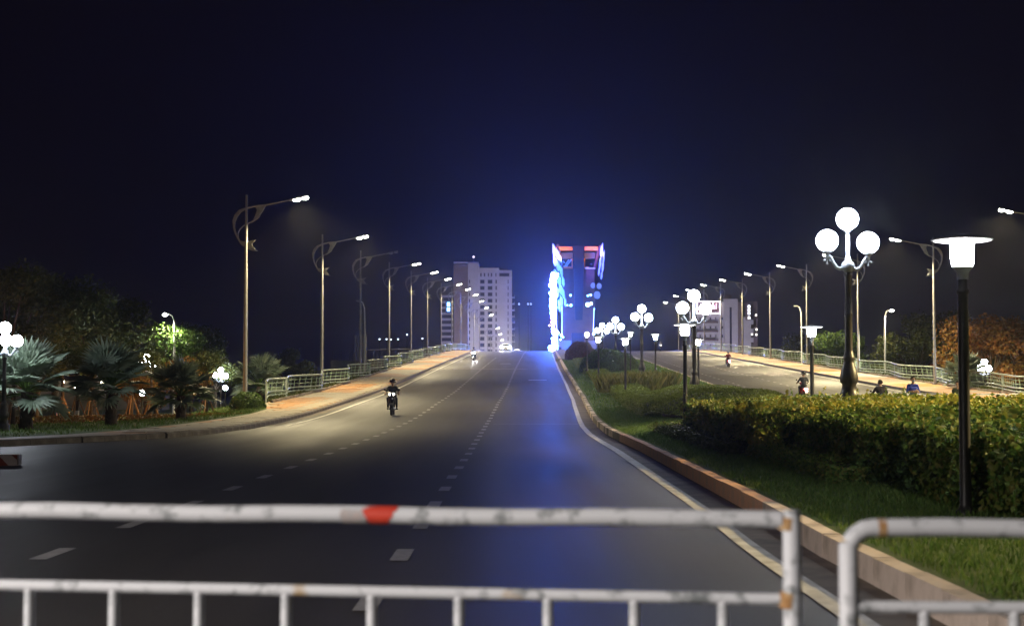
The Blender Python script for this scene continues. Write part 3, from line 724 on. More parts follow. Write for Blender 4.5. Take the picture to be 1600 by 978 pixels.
def barrier(p0, p1, zt, zl, bal, post0, post1, label, curved=True, rt=.026):
    root = empty('barrier', (p0[0], p0[1], zr(p0[1])), 0, label, 'barrier', 'white steel crowd barriers'); O = Vector((p0[0], p0[1], 0)); root.location.z = 0
    A = Vector((p0[0], p0[1], 0)); B = Vector((p1[0], p1[1], 0)); D = (B-A); L = D.length; d = D/L
    zz = zr(p0[1])
    def q(s, z): return A + d*s + Vector((0,0,z+zz)) - O
    rc = .07
    arc0 = [q(rc-rc*math.cos(a), zt-rc+rc*math.sin(a)) for a in (PI/8, PI/4, 3*PI/8, PI/2)]
    arc1 = [q(L-rc+rc*math.cos(a), zt-rc+rc*math.sin(a)) for a in (PI/2, 3*PI/8, PI/4, PI/8)]
    def post(s, z0, z1, nm='post'):
        f = MB(); f.tube([q(s, z0), q(s, z1-.006), q(s, z1)], [.027,.027,.021], 14); f.build(nm, m_bar, root)
    mid = [q(rc+(L-2*rc)*k/10, zt + .003*math.sin(k*1.7)) for k in range(1, 10)]
    top = MB()
    top.tube((arc0 if post0 else [q(.028, zt)]) + mid + (arc1 if curved else [q(L-.028, zt)]), rt, 14); top.build('top_rail', m_bar, root)
    if post0: post(0, 0, zt-rc+.03)
    post(L, 0, zt-rc+.03 if curved else zt+.028)
    lo = MB(); lo.tube([q(.02, zl), q(L-.02, zl)], .0175, 12); lo.build('lower_rail', m_bar, root)
    lo = MB(); lo.tube([q(.02, .22), q(L-.02, .22)], .0175, 12); lo.build('lower_rail', m_bar, root)
    bm = MB(); bm.tube([(0,0,0),(0,0,zl-.22)], .0165, 10); me = bm.mesh('baluster', m_bar)
    for s in bal: link('baluster', me, root, q(s, .22))
    if post1:
        for z, dz in ((zt-.01,.04),(zl,.05)):
            w_ = MB(); w_.tube([q(L-.012, z-dz*.5), q(L-.006, z+dz*.4)], .0285, 12); w_.build('weld', m_rust, root)
        w_ = MB(); w_.tube([q(L-.035, zl), q(L-.022, zl)], .021, 10); w_.build('weld', m_rust, root)
    if post0:
        w_ = MB(); w_.tube([q(rc+.012, zt), q(rc+.035, zt)], .0268, 12); w_.build('weld', m_rust, root)
    for s in ((.2, L-.2)):
        ft = MB(); ft.tube([q(s, .24), q(s, .03)], .02, 8); ft.box(q(s, .03), (.05,.5,.03)); ft.build('foot', m_bar, root)
    return root, q
YL, YR = 4.82, 4.50
def fy(x): return YL + (YR-YL)*(x+1.62)/(1.62+.84)
# nearer, wide barrier
pL = at(-60, 795, 4.85); pR = at(1237, 808, 4.50)
bal1 = []
Lb = math.dist((pL.x, pL.y), (pR.x, pR.y))
for px in (52,183,315,450,583,718,856,990,1127):
    t_ = 0.5
    for _ in range(8):
        X = pL.x+(pR.x-pL.x)*t_; Y = pL.y+(pR.y-pL.y)*t_
        t_ += ((px-800)/FPX*Y - X)/(pR.x-pL.x)
    bal1.append(t_*Lb)
b1, q1 = barrier((pL.x, pL.y), (pR.x, pR.y), 1.215, .985, bal1, True, True, 'long white barrier across the foreground with a red tape patch on its top rail', False)
def s_at(px):
    t_ = .5
    for _ in range(8):
        X = pL.x+(pR.x-pL.x)*t_; Y = pL.y+(pR.y-pL.y)*t_; t_ += ((px-800)/FPX*Y-X)/(pR.x-pL.x)
    return t_*Lb
def tape(px0, px1, r, mat, slant, rag, seed):
    rs = random.Random(seed); n, m_ = 20, 8; m = MB(); vs = []
    r0 = [rs.uniform(-rag, rag) for _ in range(n)]; r1 = [rs.uniform(-rag, rag) for _ in range(n)]
    C0 = q1(s_at(px0), 1.215); C1 = q1(s_at(px1), 1.215); d = (C1-C0).normalized(); sd = d.cross(Vector((0,0,1))).normalized()
    for i in range(m_+1):
        for k in range(n):
            th = 2*PI*k/n; e0 = r0[k]+slant*math.sin(th); e1 = r1[k]-slant*1.3*math.sin(th); f = i/m_
            c = (C0+d*e0)*(1-f)+(C1+d*e1)*f
            vs.append(c+(sd*math.cos(th)+Vector((0,0,1))*math.sin(th))*r)
    m.add(vs, [(i*n+k, i*n+(k+1)%n, (i+1)*n+(k+1)%n, (i+1)*n+k) for i in range(m_) for k in range(n)], 0, True); m.build('tape', mat, b1)
tape(574, 617, .0275, m_tape, -.012, .006, 3)
tape(538, 571, .0272, m_tapeg, .004, .008, 4)
p2 = at(1325, 812, 4.35)
b2, q2 = barrier((p2.x, p2.y), (p2.x+2.2, p2.y-.08), 1.205, .985, [.21,.46,.71,.96,1.21,1.46,1.71,1.96], True, True, 'white barrier at the lower right with a rusty rounded corner post')
# the same kind across the far carriageway
for px0, px1, lab in ((1440,1571,'far white barrier across the right carriageway, left one, beyond the hedge'),(1576,1690,'far white barrier across the right carriageway, cut by the right edge')):
    a = at(px0, 600, 63); b = at(px1, 600, 63)
    barrier((a.x, 63), (b.x, 63), 1.2, .88, [k*.3+.25 for k in range(int((b.x-a.x)/.3)-1)], True, True, lab)

# ================================================================== HEDGES AND SHRUBS
def hedge(name, label, cat, x0, x1, y0, y1, h, n, size, mat, rough=.12, mat2=None, seed=0, bias=0, und=.10):
    """leafy block: x0(y), x1(y) sides, height h(x,y); leaves on and just under its skin"""
    root = empty(name, ((x0(y0)+x1(y0))/2, y0, mz((x0(y0)+x1(y0))/2, y0)), 0, label, cat); O = np.array(root.location)
    P = []; N = []
    while len(P) < n:
        y = random.uniform(y0, y1); xa, xb_ = x0(y), x1(y); f = random.random(); r = random.random()
        dep = abs(random.gauss(0, rough))
        if r < .42:
            x = xa + (xb_-xa)*f; z = mz(x, y)+h(x, y)-dep + .06*random.random(); nn = (0,0,1)
        elif r < .76:
            hh = h(xa, y); z = mz(xa, y)+hh*f; x = xa + dep + und*vnoise(y*1.6, z*2.2, 1.0)+und*.6*vnoise(y*4.1+2, z*5, 1.0)+.03; nn = (-1,0,.3)
        elif r < .9:
            x = xa + (xb_-xa)*f; z = mz(x, y0)+h(x, y0)*random.random(); y = y0+dep+.14*vnoise(x*2, z*3, 1.0); nn = (0,-1,.3)
        else:
            x = xa + (xb_-xa)*f; hh = h(x, y); z = mz(x, y)+hh*random.uniform(.2,1.0); nn = (random.gauss(0,1), random.gauss(0,1), .4)
        P.append((x, y, z)); N.append(nn)
    for k in range(int(n/800)):           # stray shoots that stand out of the clipped skin
        y = random.uniform(y0, y1); x = random.uniform(x0(y)+.1, x1(y)-.1) if random.random() < .75 else x0(y)+.05
        z = mz(x, y)+h(x, y)-.02; ln = abs(random.gauss(.10,.08))*rough/.12; ax_ = random.gauss(0,.35); ay_ = random.gauss(0,.35)
        for q_ in range(9):
            t_ = q_/8; P.append((x+ax_*ln*t_+random.gauss(0,.02), y+ay_*ln*t_+random.gauss(0,.02), z+ln*t_)); N.append((random.gauss(0,1), random.gauss(0,1), .6))
    P = np.array(P); N = np.array(N)
    if mat2 is None: link('foliage', leaves_mesh('foliage', P-O, N, size, mat, .55, .55), root)
    else:
        pick = np.array([vnoise(p_[0]*1.1+p_[2]*1.7+seed, p_[1]*.8-p_[2]*.9, .8) + random.gauss(0,.22) + bias for p_ in P]) > 0
        link('foliage', leaves_mesh('foliage', P[~pick]-O, N[~pick], size, mat, .55, .6), root)
        link('foliage', leaves_mesh('foliage', P[pick]-O, N[pick], size*1.15, mat2, .6, .7), root)
    c = MB(); ysc = np.linspace(y0+.25, y1-.1, 14); A = []; 
    ring = lambda y: [(x0(y)+.3, y, mz(x0(y), y)-.05), (x0(y)+.3, y, mz(x0(y), y)+h(x0(y), y)*.82), (x1(y)-.2, y, mz(x1(y), y)+h(x1(y), y)*.82), (x1(y)-.2, y, mz(x1(y), y)-.05)]
    rs = [[Vector(p)-Vector(root.location) for p in ring(y)] for y in ysc]
    for k in range(4): c.strip([r_[k] for r_ in rs], [r_[(k+1)%4] for r_ in rs])
    c.add(rs[0], [(0,1,2,3)]); c.add(rs[-1], [(3,2,1,0)])
    c.build('stems', m_core, root); return root  # solid dark core added inside the leaves to block light
hf = lambda base, amp, s: (lambda x, y: (base if base < .9 else base + .042*min(6,max(0, x-5)) - mz(x, y)) + amp*vnoise(x, y, s) + amp*.7*vnoise(x*2.7+4, y*2.9, s))
hedge('hedge', 'tall dark clipped hedge at right along the median behind the nearest mushroom lamp', 'hedge', lambda y: 5.15+.12*vnoise(y, 1, .9), lambda y: 10.2, 15.5, 29, hf(1.07,.085,.8), 66000, .085, m_hedged, rough=.16, mat2=m_hedge, seed=3, bias=.25, und=.20)
hedge('hedge', 'loose yellow green shrub hedge left of the dark hedge, before the big globe lamp', 'hedge', lambda y: 4.75+.02*(y-30)+.2*vnoise(y, 2, .8), lambda y: 10.6, 29.2, 45, hf(1.12,.11,.9), 66000, .095, m_hedge, rough=.16, mat2=m_hedgey, seed=7, bias=.2, und=.24)
hedge('hedge', 'dark leafy hedge on the road side of the far carriageway behind the dark hedge', 'hedge', lambda y: 10.4, lambda y: 13.6, 18, 44, hf(.92,.09,1.0), 26000, .10, m_hedge, rough=.16, mat2=m_hedgey, seed=1, bias=.35)
hedge('low_shrub', 'low ground cover clump at the foot of the dark hedge', 'shrub', lambda y: 4.55+.15*vnoise(y, 3, 1.5), lambda y: 5.4, 22, 29.5, hf(.28,.07,2.0), 7000, .06, m_hedge)
hedge('low_shrub', 'low ground cover strip at the foot of the yellow green hedge', 'shrub', lambda y: 4.2+.1*vnoise(y, 3, 1.5), lambda y: 5.2, 31, 47, hf(.25,.06,2.0), 8000, .07, m_leafd)
hedge('box_hedge', 'clipped low box hedge nearest the lawn edge, with the dark square end', 'hedge', lambda y: 5.15+.022*(y-62), lambda y: 6.6+.022*(y-62), 61, 92, hf(.62,.03,1.0), 22000, .085, m_box, rough=.05)
hedge('box_hedge', 'second clipped low box hedge farther up the median beside the dark shrub', 'hedge', lambda y: 5.2+.02*(y-70), lambda y: 6.6+.02*(y-70), 99, 128, hf(.55,.03,1.0), 12000, .11, m_box, rough=.05)
hedge('box_hedge', 'farthest clipped low box hedge by the ball lamp', 'hedge', lambda y: 6.0+.016*(y-120), lambda y: 7.6+.016*(y-120), 133, 172, hf(.5,.05,1.0), 8000, .13, m_box, rough=.05)
def dome(name, label, cat, c, rx, ry, h, n, size, mat, flat=.0, sq=1.0):
    z0 = mz(c[0], c[1])-.05
    root = empty(name, (c[0], c[1], z0), 0, label, cat)
    d = rng.normal(0,1,(n,3)); d[:,2] = np.abs(d[:,2]); d /= np.linalg.norm(d, axis=1)[:,None]
    r = 1-np.abs(rng.normal(0,.07,n)); r *= 1+.06*np.sin(d[:,0]*7+1)*np.sin(d[:,1]*6+d[:,2]*5)
    if sq != 1: d[:,2] = d[:,2]**sq
    P = d*r[:,None]*np.array([rx, ry, h])
    link('foliage', leaves_mesh('foliage', P, d, size, mat, .5, .6), root)
    m = MB(); m.ball((0,0,0), .86, 16, 10, 0, (rx, ry, h)); m.build('stems', m_core, root); return root  # solid dark core added under the leaf shell to block light
dome('clipped_mound', 'broad clipped green mound shrub beside the yellow green hedge', 'shrub', (8.3, 59), 3.0, 7.0, 1.0, 22000, .085, m_box)
dome('clipped_mound', 'smooth green mound at the edge of the far carriageway below the third globe lamp', 'shrub', (9.4, 76), 3.0, 8.0, .85, 22000, .09, m_box)
dome('round_shrub', 'large round dark green shrub in the middle of the median', 'shrub', (8.3, 136), 2.3, 4.0, 2.1, 12000, .13, m_hedged)
dome('round_shrub', 'round dark shrub touching the bigger one on its right side', 'shrub', (9.9, 140), 1.6, 3.0, 1.6, 7000, .13, m_hedged)
dome('bush', 'reddish purple bush in front of the bridge tower', 'bush', (8.3, 186), 1.9, 3.0, 2.2, 8000, .15, m_redl)
dome('bush', 'small orange brown bush at the foot of the third globe lamp', 'bush', (10.6, 108), .8, 1.2, .7, 2500, .10, m_leafo)
def tuft(label, c, rad, h, n, mat):
    z0 = mz(c[0], c[1]); root = empty('grass_tuft', (c[0], c[1], z0), 0, label, 'plant')
    a = rng.uniform(0, 2*PI, n); r = rad*np.sqrt(rng.random(n)); P = np.stack([r*np.cos(a), r*np.sin(a)*1.3, np.zeros(n)], 1)
    link('blades', blades_mesh('blades', P, h, .075, .55, mat), root)
m_spike = leafmat('striped_blades', [(.10,.12,.02),(.20,.20,.05),(.30,.26,.09)])
tuft('big tuft of yellow striped blade grass below the round dark shrub', (7.0, 92), 1.9, 1.05, 1500, m_spike)
tuft('second tuft of blade grass right of the yellow one near the road', (8.9, 96), 1.5, .95, 900, m_spike)
dome('bush', 'green bush at the foot of the first tall pole by the railing end', 'bush', (-13.4, 78), .9, 1.2, .9, 4000, .12, m_leafg)
bpy.data.objects['bush.002'].location.z = zr(78)+.05

# ================================================================== TREES
def make_tree(label, seed, h, wd, mat, n=8500, leaf=.25, trunk_h=.32, group=None):
    rs = random.Random(seed); t = empty('tree', (0,0,0), 0, label, 'tree', group)
    tk = MB(); th = h*trunk_h
    tk.tube([(0,0,-.1),(.05,.02,th*.5),(-.05,.05,th),(0,.0,h*.72)], [h*.024,h*.02,h*.016,h*.005], 8)
    cl = []
    for k in range(11):
        a = rs.uniform(0, 2*PI); rr = rs.uniform(.15,.5)*wd; zz = rs.uniform(trunk_h*1.0,.86)*h
        rr *= (1-.5*max(0, zz/h-.6)/.4)
        c = Vector((rr*math.cos(a), rr*math.sin(a), zz)); cl.append((c, rs.uniform(.14,.25)*wd))
        tk.tube([(0,0,th*rs.uniform(.7,1.1)), c*.5+Vector((0,0,th*.45)), c], [h*.010,h*.007,h*.003], 5)
    cl.append((Vector((0,0,h*.82)), .2*wd))
    tk.build('trunk', m_bark, t)
    P = []; N = []
    for c, r in cl:
        m = n//len(cl); d = rng.normal(0,1,(m,3)); d /= np.linalg.norm(d, axis=1)[:,None]
        rad = r*(1-np.abs(rng.normal(0,.28,m)))*(1+.25*np.sin(d[:,0]*5+seed)*np.cos(d[:,2]*6))
        P.append(np.array(c)+d*rad[:,None]*np.array([1,1,.8])); N.append(d)
    link('crown', leaves_mesh('crown', np.concatenate(P), np.concatenate(N), leaf, mat, .5, .9), t); return t
gtr = 'dark trees of the left park'
T1 = make_tree('x', 1, 9.5, 7.0, m_leafd, group=gtr); T2 = make_tree('x', 2, 8.0, 6.0, m_leafd, group=gtr); T3 = make_tree('x', 3, 6.5, 5.5, m_leafo, group=gtr)
used = set()
def tree_at(T, px, ytop, Y, label, group=None, zb=-.4):
    if T.name in used: t = copy_tree(T)
    else: t = T; used.add(T.name)
    p = at(px, ytop, Y); H = {T1.name:9.5, T2.name:8.0, T3.name:6.5}[T.name]
    s = (p.z-zb)/H; s *= 1.1; t.scale = (s*1.05, s*1.05, s); t.location = (p.x, Y, zb); t.rotation_euler.z = random.uniform(0, 6.28)
    t['label'] = label; t['category'] = 'tree'
    if group: t['group'] = group
for T, px, yt, Y, lab in [
    (T1, 8, 424, 92, 'tallest dark tree at the left edge with a brownish crown'),
    (T1, 88, 436, 100, 'tall dark tree above the gap between the first two fan palms'),
    (T2, 150, 462, 96, 'dark tree rising behind the second fan palm'),
    (T2, 205, 470, 112, 'dark tree between the second fan palm and the curved park light'),
    (T1, 300, 512, 128, 'dark round tree to the right of the curved park light'),
    (T2, 338, 545, 120, 'low dark tree left of the first tall pole'),
    (T2, 60, 500, 82, 'dark understorey tree directly behind the nearest fan palm'),
    (T1, -40, 440, 104, 'dark tree mostly cut off by the left edge'),
    (T2, 455, 545, 190, 'far dark tree low behind the railing between the first two poles')]:
    tree_at(T, px, yt, Y, lab, gtr)
tree_at(T3, 290, 562, 88, 'amber lit small tree behind the third fan palm', 'amber lit trees')
tree_at(T3, 215, 585, 90, 'amber lit low tree under the park globe lamp at left', 'amber lit trees')
tree_at(T3, 1547, 498, 124, 'amber lit tree beyond the right railing', 'amber lit trees')
T4 = make_tree('x', 8, 8.0, 6.4, m_leafg); used.discard(T4.name)
def tree_g(px, yt, Y, lab, first=[True]):
    t = T4 if first[0] else copy_tree(T4); first[0] = False
    p = at(px, yt, Y); s = (p.z+.4)/8.0; t.scale = (s*1.1, s*1.1, s); t.location = (p.x, Y, -.4); t['label'] = lab; t['group'] = 'green trees by the lights'; t.rotation_euler.z = random.uniform(0, 6)
tree_g(1315, 510, 172, 'rounded green tree behind the pole of the big globe lamp')
tree_g(246, 498, 108, 'bright lit green tree crown beside the curved park light at left')
for px, yt, Y, lab in [(1432, 492, 152, 'dark tree right of the shining park light beyond the right railing'),(1492, 488, 150, 'dark tree behind the nearest mushroom lamp lantern post'),(1600, 505, 138, 'dark tree cut off by the right edge'),(1240, 524, 235, 'far small dark tree beyond the right railing')]:
    tree_at(T2, px, yt, Y, lab, 'dark trees beyond the right railing')
# fan palms
def frond_mesh(seed):
    rs = random.Random(seed); m = MB(); pl = 1.0
    m.tube([(0,0,0),(0,pl*.5,.08),(0,pl,.06)], [.035,.028,.02], 5, 0)
    nb = 19; C = Vector((0, pl, .06))
    for k in range(nb):
        a = R(-118 + 236*k/(nb-1)); ln = (.98-.28*abs(math.sin(a/2))**2)*rs.uniform(.9,1.05)
        dv = Vector((math.sin(a), math.cos(a), 0)); sd = Vector((math.cos(a), -math.sin(a), 0))
        w1 = .052*ln; cup = .20
        p1 = C + dv*ln*.48 + Vector((0,0,cup*.45*abs(math.sin(a)))); p2 = C + dv*ln + Vector((0,0,cup*abs(math.sin(a)) - .16 + rs.uniform(-.08,.03)))
        m.add([C, p1+sd*w1*1.5+Vector((0,0,-.03)), p1+Vector((0,0,.03)), p1-sd*w1*1.5+Vector((0,0,-.03)), p2], [(0,1,2),(0,2,3),(2,1,4),(3,2,4)], 1)
    return m.mesh('frond', [m_leafg, m_palm])
FR = [frond_mesh(1), frond_mesh(2), frond_mesh(3)]
def fan_palm(label, loc, th, sc, nf, seed):
    rs = random.Random(seed); t = empty('fan_palm', loc, rs.uniform(0,6), label, 'palm', 'fan palms in the park')
    m = MB(); m.tube([(0,0,-.1),(0,0,th*.5),(0,0,th)], [.24,.21,.19], 10)
    for k in range(14):
        a = k*2.4; z = th*(k+1)/14; m.tube([(.18*math.cos(a), .18*math.sin(a), z-.12), (.27*math.cos(a), .27*math.sin(a), z+.03)], [.06,.03], 4)
    m.build('trunk', m_bark, t)
    for k in range(nf):
        a = k*2.39996; e = R(86 - 108*(k/(nf-1))**1.1) + rs.uniform(-.1,.1)
        o = link('frond', FR[k%3], t, (.05*math.cos(a), .05*math.sin(a), th-.05+.1*math.sin(e)))
        o.rotation_euler = Euler((e, rs.uniform(-.3,.3), a), 'XYZ'); s = sc*rs.uniform(.85,1.12); o.scale = (s, s, s)
fan_palm('nearest fan palm at the left edge, silvery leaves lit by the globe lamp', (-17.2, 54.5, .1), 1.35, .98, 34, 1)
fan_palm('second fan palm from the left, large and dim, with a thick dark trunk', (-15.1, 58, .1), 1.5, .92, 34, 2)
fan_palm('third fan palm with pale slender stems in front of the amber tree', (-14.2, 66, .05), 1.2, .9, 30, 3)
fan_palm('fan palm half hidden just right of the first tall pole', (-15.6, 95, -.35), 2.0, 1.05, 26, 4)
fan_palm('small fan palm far left, trunk cut by the picture edge', (-21.0, 60, .05), 1.4, .95, 26, 5)
fan_palm('fan palm beyond the right railing beside the nearest mushroom lamp post', (31.8, 108, -.3), 2.6, .95, 24, 6)
# young staked trunks in the park
def staked(px, py, Y, label, lime=False):
    p = at(px, py, Y); t = empty('young_tree', (p.x, Y, p.z), 0, label, 'young tree', 'young staked trees in the park')
    m = MB(); m.tube([(0,0,0),(.03,0,1.2),(0,.03,2.6)], [.10,.08,.06], 7); tr = m.build('trunk', m_bark, t)
    if lime: m = MB(); m.tube([(0,0,0.02),(0.02,0,.7)], [.108,.098], 8); m.build('painted_band', m_lime, tr)
    for k in range(3):
        a = k*2*PI/3+.5; m = MB(); m.tube([(.55*math.cos(a), .55*math.sin(a), 0), (.05*math.cos(a), .05*math.sin(a), 1.35)], .035, 5); m.build('stake', m_stake, t)
    P = rng.normal(0,1,(900,3)); P /= np.linalg.norm(P, axis=1)[:,None]; P *= rng.uniform(.3,1,(900,1))*np.array([.9,.9,.7]); 
    link('crown', leaves_mesh('crown', P+np.array([0,0,2.9]), P, .16, m_leafd, .5, .8), t)
staked(20, 672, 62, 'young trunk with stakes beside the left edge lamp post')
staked(96, 668, 68, 'young staked tree lit amber between the first two fan palms')
staked(119, 667, 66, 'young tree with a white painted trunk base behind the lawn', True)
staked(141, 662, 74, 'young staked tree lit amber left of the second fan palm')
staked(205, 662, 74, 'young staked tree right of the second fan palm')
staked(235, 662, 76, 'young staked tree left of the third fan palm')
staked(322, 654, 80, 'young staked tree right of the third fan palm')
# low hedge along the park, amber lamp light put into its leaf colour
P = []; 
for k in range(9000):
    u = random.random(); x = -22.5 + 11.5*u; y = 61 + 12*u + random.gauss(0,.35); P.append((x, y, pk(x, 62, 7)+random.random()*.34))
hd_ = empty('low_hedge', (-17, 66, .1), 0, 'low amber lit border of plants behind the park grass', 'hedge')
link('foliage', leaves_mesh('foliage', np.array(P)-np.array([-17,66,.1]), np.tile([0,-.4,.8],(9000,1)), .11, m_leafo, .4, .7), hd_)
# added amber floodlights, hidden from view, that light the trunks
def added_garden_flood(loc, aim, label):
    t = empty('added_floodlight', loc, 0, label, 'floodlight', 'added floodlights among the trunks'); b = MB(); b.box((0,0,.12), (.22,.14,.2)); b.box((0,0,.0), (.06,.06,.1)); b.build('housing', m_black, t)
    l = MB(); l.box((0,-.0,.235), (.18,.1,.03)); l.build('lens', E('amber_lens', (1,.45,.1), 8, 'NONE'), t)
    d = bpy.data.lights.new('amber_light', 'POINT'); d.energy = 520 if loc[0] < -20 else 1100 if loc[0] > 30 else 150; d.color = (1,.42,.10); d.shadow_soft_size = .08
    o = bpy.data.objects.new('lamp_light', d); COL.objects.link(o); o.parent = t; o.location = (0,0,.5)
for x, y, lab in ((-18.6,68,'added amber floodlight near the first staked trees'),(-16.4,72,'added amber floodlight between the second palm and the staked trees'),(-13.7,77,'added amber floodlight behind the third fan palm'),(-21.5,76,'added amber floodlight at the left edge under the trees'),(-27,86,'added amber floodlight deep in the park'),(36.2,116,'added amber floodlight under the tree beyond the right railing')):
    added_garden_flood((x, y, -.15 if x < 0 else -.38), None, lab)
# tiny lit windows / kiosk lamps far behind the trunks
kio = empty('kiosk', (at(70,640,140).x, 140, -.42), 0, 'low dark kiosk with rows of small lit lamps far behind the palms', 'kiosk')
m = MB(); m.box((3,0,1.3), (16,3,2.6)); m.box((3,-.4,2.7), (17,4.2,.18)); m.build('wall', m_conc, kio)
m_bulb = E('warm_bulb', (1,.85,.6), 14, 'NONE')
for k in range(16):
    m = MB(); m.ball((-5+k*1.05+random.uniform(-.3,.3), -2.1, 2.35+random.uniform(-.5,.45)), random.uniform(.07,.16), 8, 6); m.build('bulb', m_bulb, kio)
# bollard, striped block
bo = empty('bollard', at(370,652,78), 0, 'red and white striped bollard beside the first tall pole', 'bollard')
m_rd = M('red_paint', (.45,.05,.03), (.35,.06,.04), 10, .6)
for k in range(4):
    m = MB(); m.lathe([(.06,k*.2),(.06,k*.2+.2)] if k < 3 else [(.06,.6),(.06,.78),(.03,.82)], 10); m.build('band', m_rd if k % 2 == 0 else m_white, bo)
sb = empty('concrete_block', (at(0,725,31.6).x-1.34, 31.6, 0), R(6), 'red and white striped concrete block at the left edge on the road', 'road block')
def stripe_mat():
    m, nt, b = new_mat('striped_block_paint'); tc = nt.nodes.new('ShaderNodeTexCoord'); wv = nt.nodes.new('ShaderNodeTexWave'); wv.inputs['Scale'].default_value = 1.05; wv.bands_direction = 'DIAGONAL'; wv.inputs['Distortion'].default_value = .6; wv.inputs['Detail Scale'].default_value = 4
    nt.links.new(tc.outputs['Object'], wv.inputs['Vector']); r = nt.nodes.new('ShaderNodeValToRGB'); r.color_ramp.elements[0].position = .48; r.color_ramp.elements[1].position = .55; r.color_ramp.elements[0].color = (.22,.05,.03,1); r.color_ramp.elements[1].color = (.5,.42,.38,1)
    nt.links.new(wv.outputs['Fac'], r.inputs['Fac']); nt.links.new(r.outputs['Color'], b.inputs['Base Color']); b.inputs['Roughness'].default_value = .8; return m
m = MB(); m.prism([(-.17,0),(.17,0),(.13,.22),(-.13,.22)], lambda a, b, t_: Vector((t_, a, b)), 3.35); m.build('body', stripe_mat(), sb)
m = MB(); m.box((1.69,0,.11), (.03,.3,.20)); m.build('end_cap', m_kerb, sb)

# ================================================================== BUILDINGS
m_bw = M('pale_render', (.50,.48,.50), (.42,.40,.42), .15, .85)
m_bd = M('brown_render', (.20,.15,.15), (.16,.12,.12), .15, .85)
m_bwin = M('night_window', (.03,.03,.05), None, rough=.15)
m_bfr = M('window_frame', (.38,.36,.38), None, rough=.6)
def win(parent, c, sx, sz, face=-1):
    m = MB(); t = .22
    m.box((c[0], c[1]-.09, c[2]+sz/2-t/2), (sx, .24, t)); m.box((c[0], c[1]-.09, c[2]-sz/2+t/2), (sx, .30, t))
    for s in (-1,1): m.box((c[0]+s*(sx/2-t/2), c[1]-.09, c[2]), (t, .24, sz-2*t-.01))
    f = m.build('window', m_bfr, parent); p = MB(); p.box((c[0], c[1]-.01, c[2]), (sx-2*t-.01, .06, sz-2*t-.01)); p.build('pane', m_bwin, f)
Yb = 700
def PX(px, Y=Yb): return (px-800)/FPX*Y
def PZ(py, Y=Yb): return at(800, py, Y).z
tb_ = empty('tower_block', (PX(748), Yb, -.9), 0, 'tall pale tower block behind the left carriageway with a stepped roof', 'building')
ox = PX(748)
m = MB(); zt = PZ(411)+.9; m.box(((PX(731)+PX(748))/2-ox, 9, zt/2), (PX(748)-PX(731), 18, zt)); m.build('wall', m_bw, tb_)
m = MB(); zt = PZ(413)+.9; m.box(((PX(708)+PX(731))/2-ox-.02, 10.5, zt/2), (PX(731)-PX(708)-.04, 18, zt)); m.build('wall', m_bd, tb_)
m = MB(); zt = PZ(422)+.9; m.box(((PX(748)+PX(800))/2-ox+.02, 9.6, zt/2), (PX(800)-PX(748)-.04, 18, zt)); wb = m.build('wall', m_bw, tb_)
m = MB(); zp = PZ(420)+.9; m.box(((PX(748)+PX(780))/2-ox, 9, zp-.2), (PX(780)-PX(748)-.1, 17, 1.2)); m.build('parapet', m_bw, tb_)
for a, b in ((708,731),(731,748)):
    m = MB(); m.box(((PX(a)+PX(b))/2-ox, 9, PZ(411)+1.2), (PX(b)-PX(a)-.3, 16, .6)); m.build('parapet', m_bw, tb_)
m = MB(); m.tube([(PX(739)-ox, 9, PZ(411)), (PX(739)-ox, 9, PZ(400)+.9)], .12, 6); mast = m.build('mast', m_steel, tb_)
m = MB(); m.ball((PX(739)-ox, 9, PZ(399)+.9), .45, 10, 6); m.build('beacon', E('beacon', (1,.8,.75), 4, 'NONE'), mast)
for r_ in range(12):
    zc = PZ(440+r_*9.9)+.9
    for a, b, h_ in ((749.5,757.5,7),(761.5,769.8,7),(773.5,776.8,7),(792.6,795.2,7)): win(tb_, ((PX(a)+PX(b))/2-ox, .6, zc), PX(b)-PX(a), h_/FPX*Yb)
    if r_ > 1:
        m = MB(); m.box((PX(800)-ox+.5, 4.0+.5, zc-1.3), (1.5, 9, .35)); m.box((PX(800)-ox+1.2, 4.5, zc-.7), (.12, 9, .9)); m.build('balcony', m_bw, tb_)
    win(tb_, (PX(733.5)-ox, 0, zc), .9, 1.9)
for a, b in ((749.6,753),(755.2,758.6),(761.5,764.4),(766.2,769.6),(773.4,776.2),(779.5,796.5)): win(tb_, ((PX(a)+PX(b))/2-ox, .6, PZ(429.3)+.9), PX(b)-PX(a), 6.5/FPX*Yb)
m_flood = bpy.data.lights.new('added_facade_light', 'SPOT'); m_flood.energy = 260000; m_flood.color = (.85,.80,1); m_flood.spot_size = R(70); m_flood.spot_blend = .8; m_flood.shadow_soft_size = .5
def added_facade_flood(loc, target, energy, lab, col=(.86,.80,1.0)):  # added floods that brighten the far facades, no visible source
    t = empty('floodlight', loc, 0, lab, 'floodlight', 'added facade floodlights')
    d = Vector(target)-Vector(loc); b = MB(); b.box((0,0,.5), (.9,.5,.7)); b.tube([(0,0,-.4),(0,0,.3)], .1, 6); b.build('housing', m_black, t)
    l = bpy.data.lights.new('added_facade_light', 'SPOT'); l.energy = energy; l.color = col; l.spot_size = R(64); l.spot_blend = .8; l.shadow_soft_size = .3
    o = bpy.data.objects.new('lamp_light', l); COL.objects.link(o); o.parent = t; o.location = (0, .0, 1.2); o.rotation_euler = d.to_track_quat('-Z', 'Y').to_euler()
added_facade_flood((PX(755), 655, -.5), (PX(755), Yb, 34), 110000, 'added floodlight in front of the tower block, aimed up its facade')
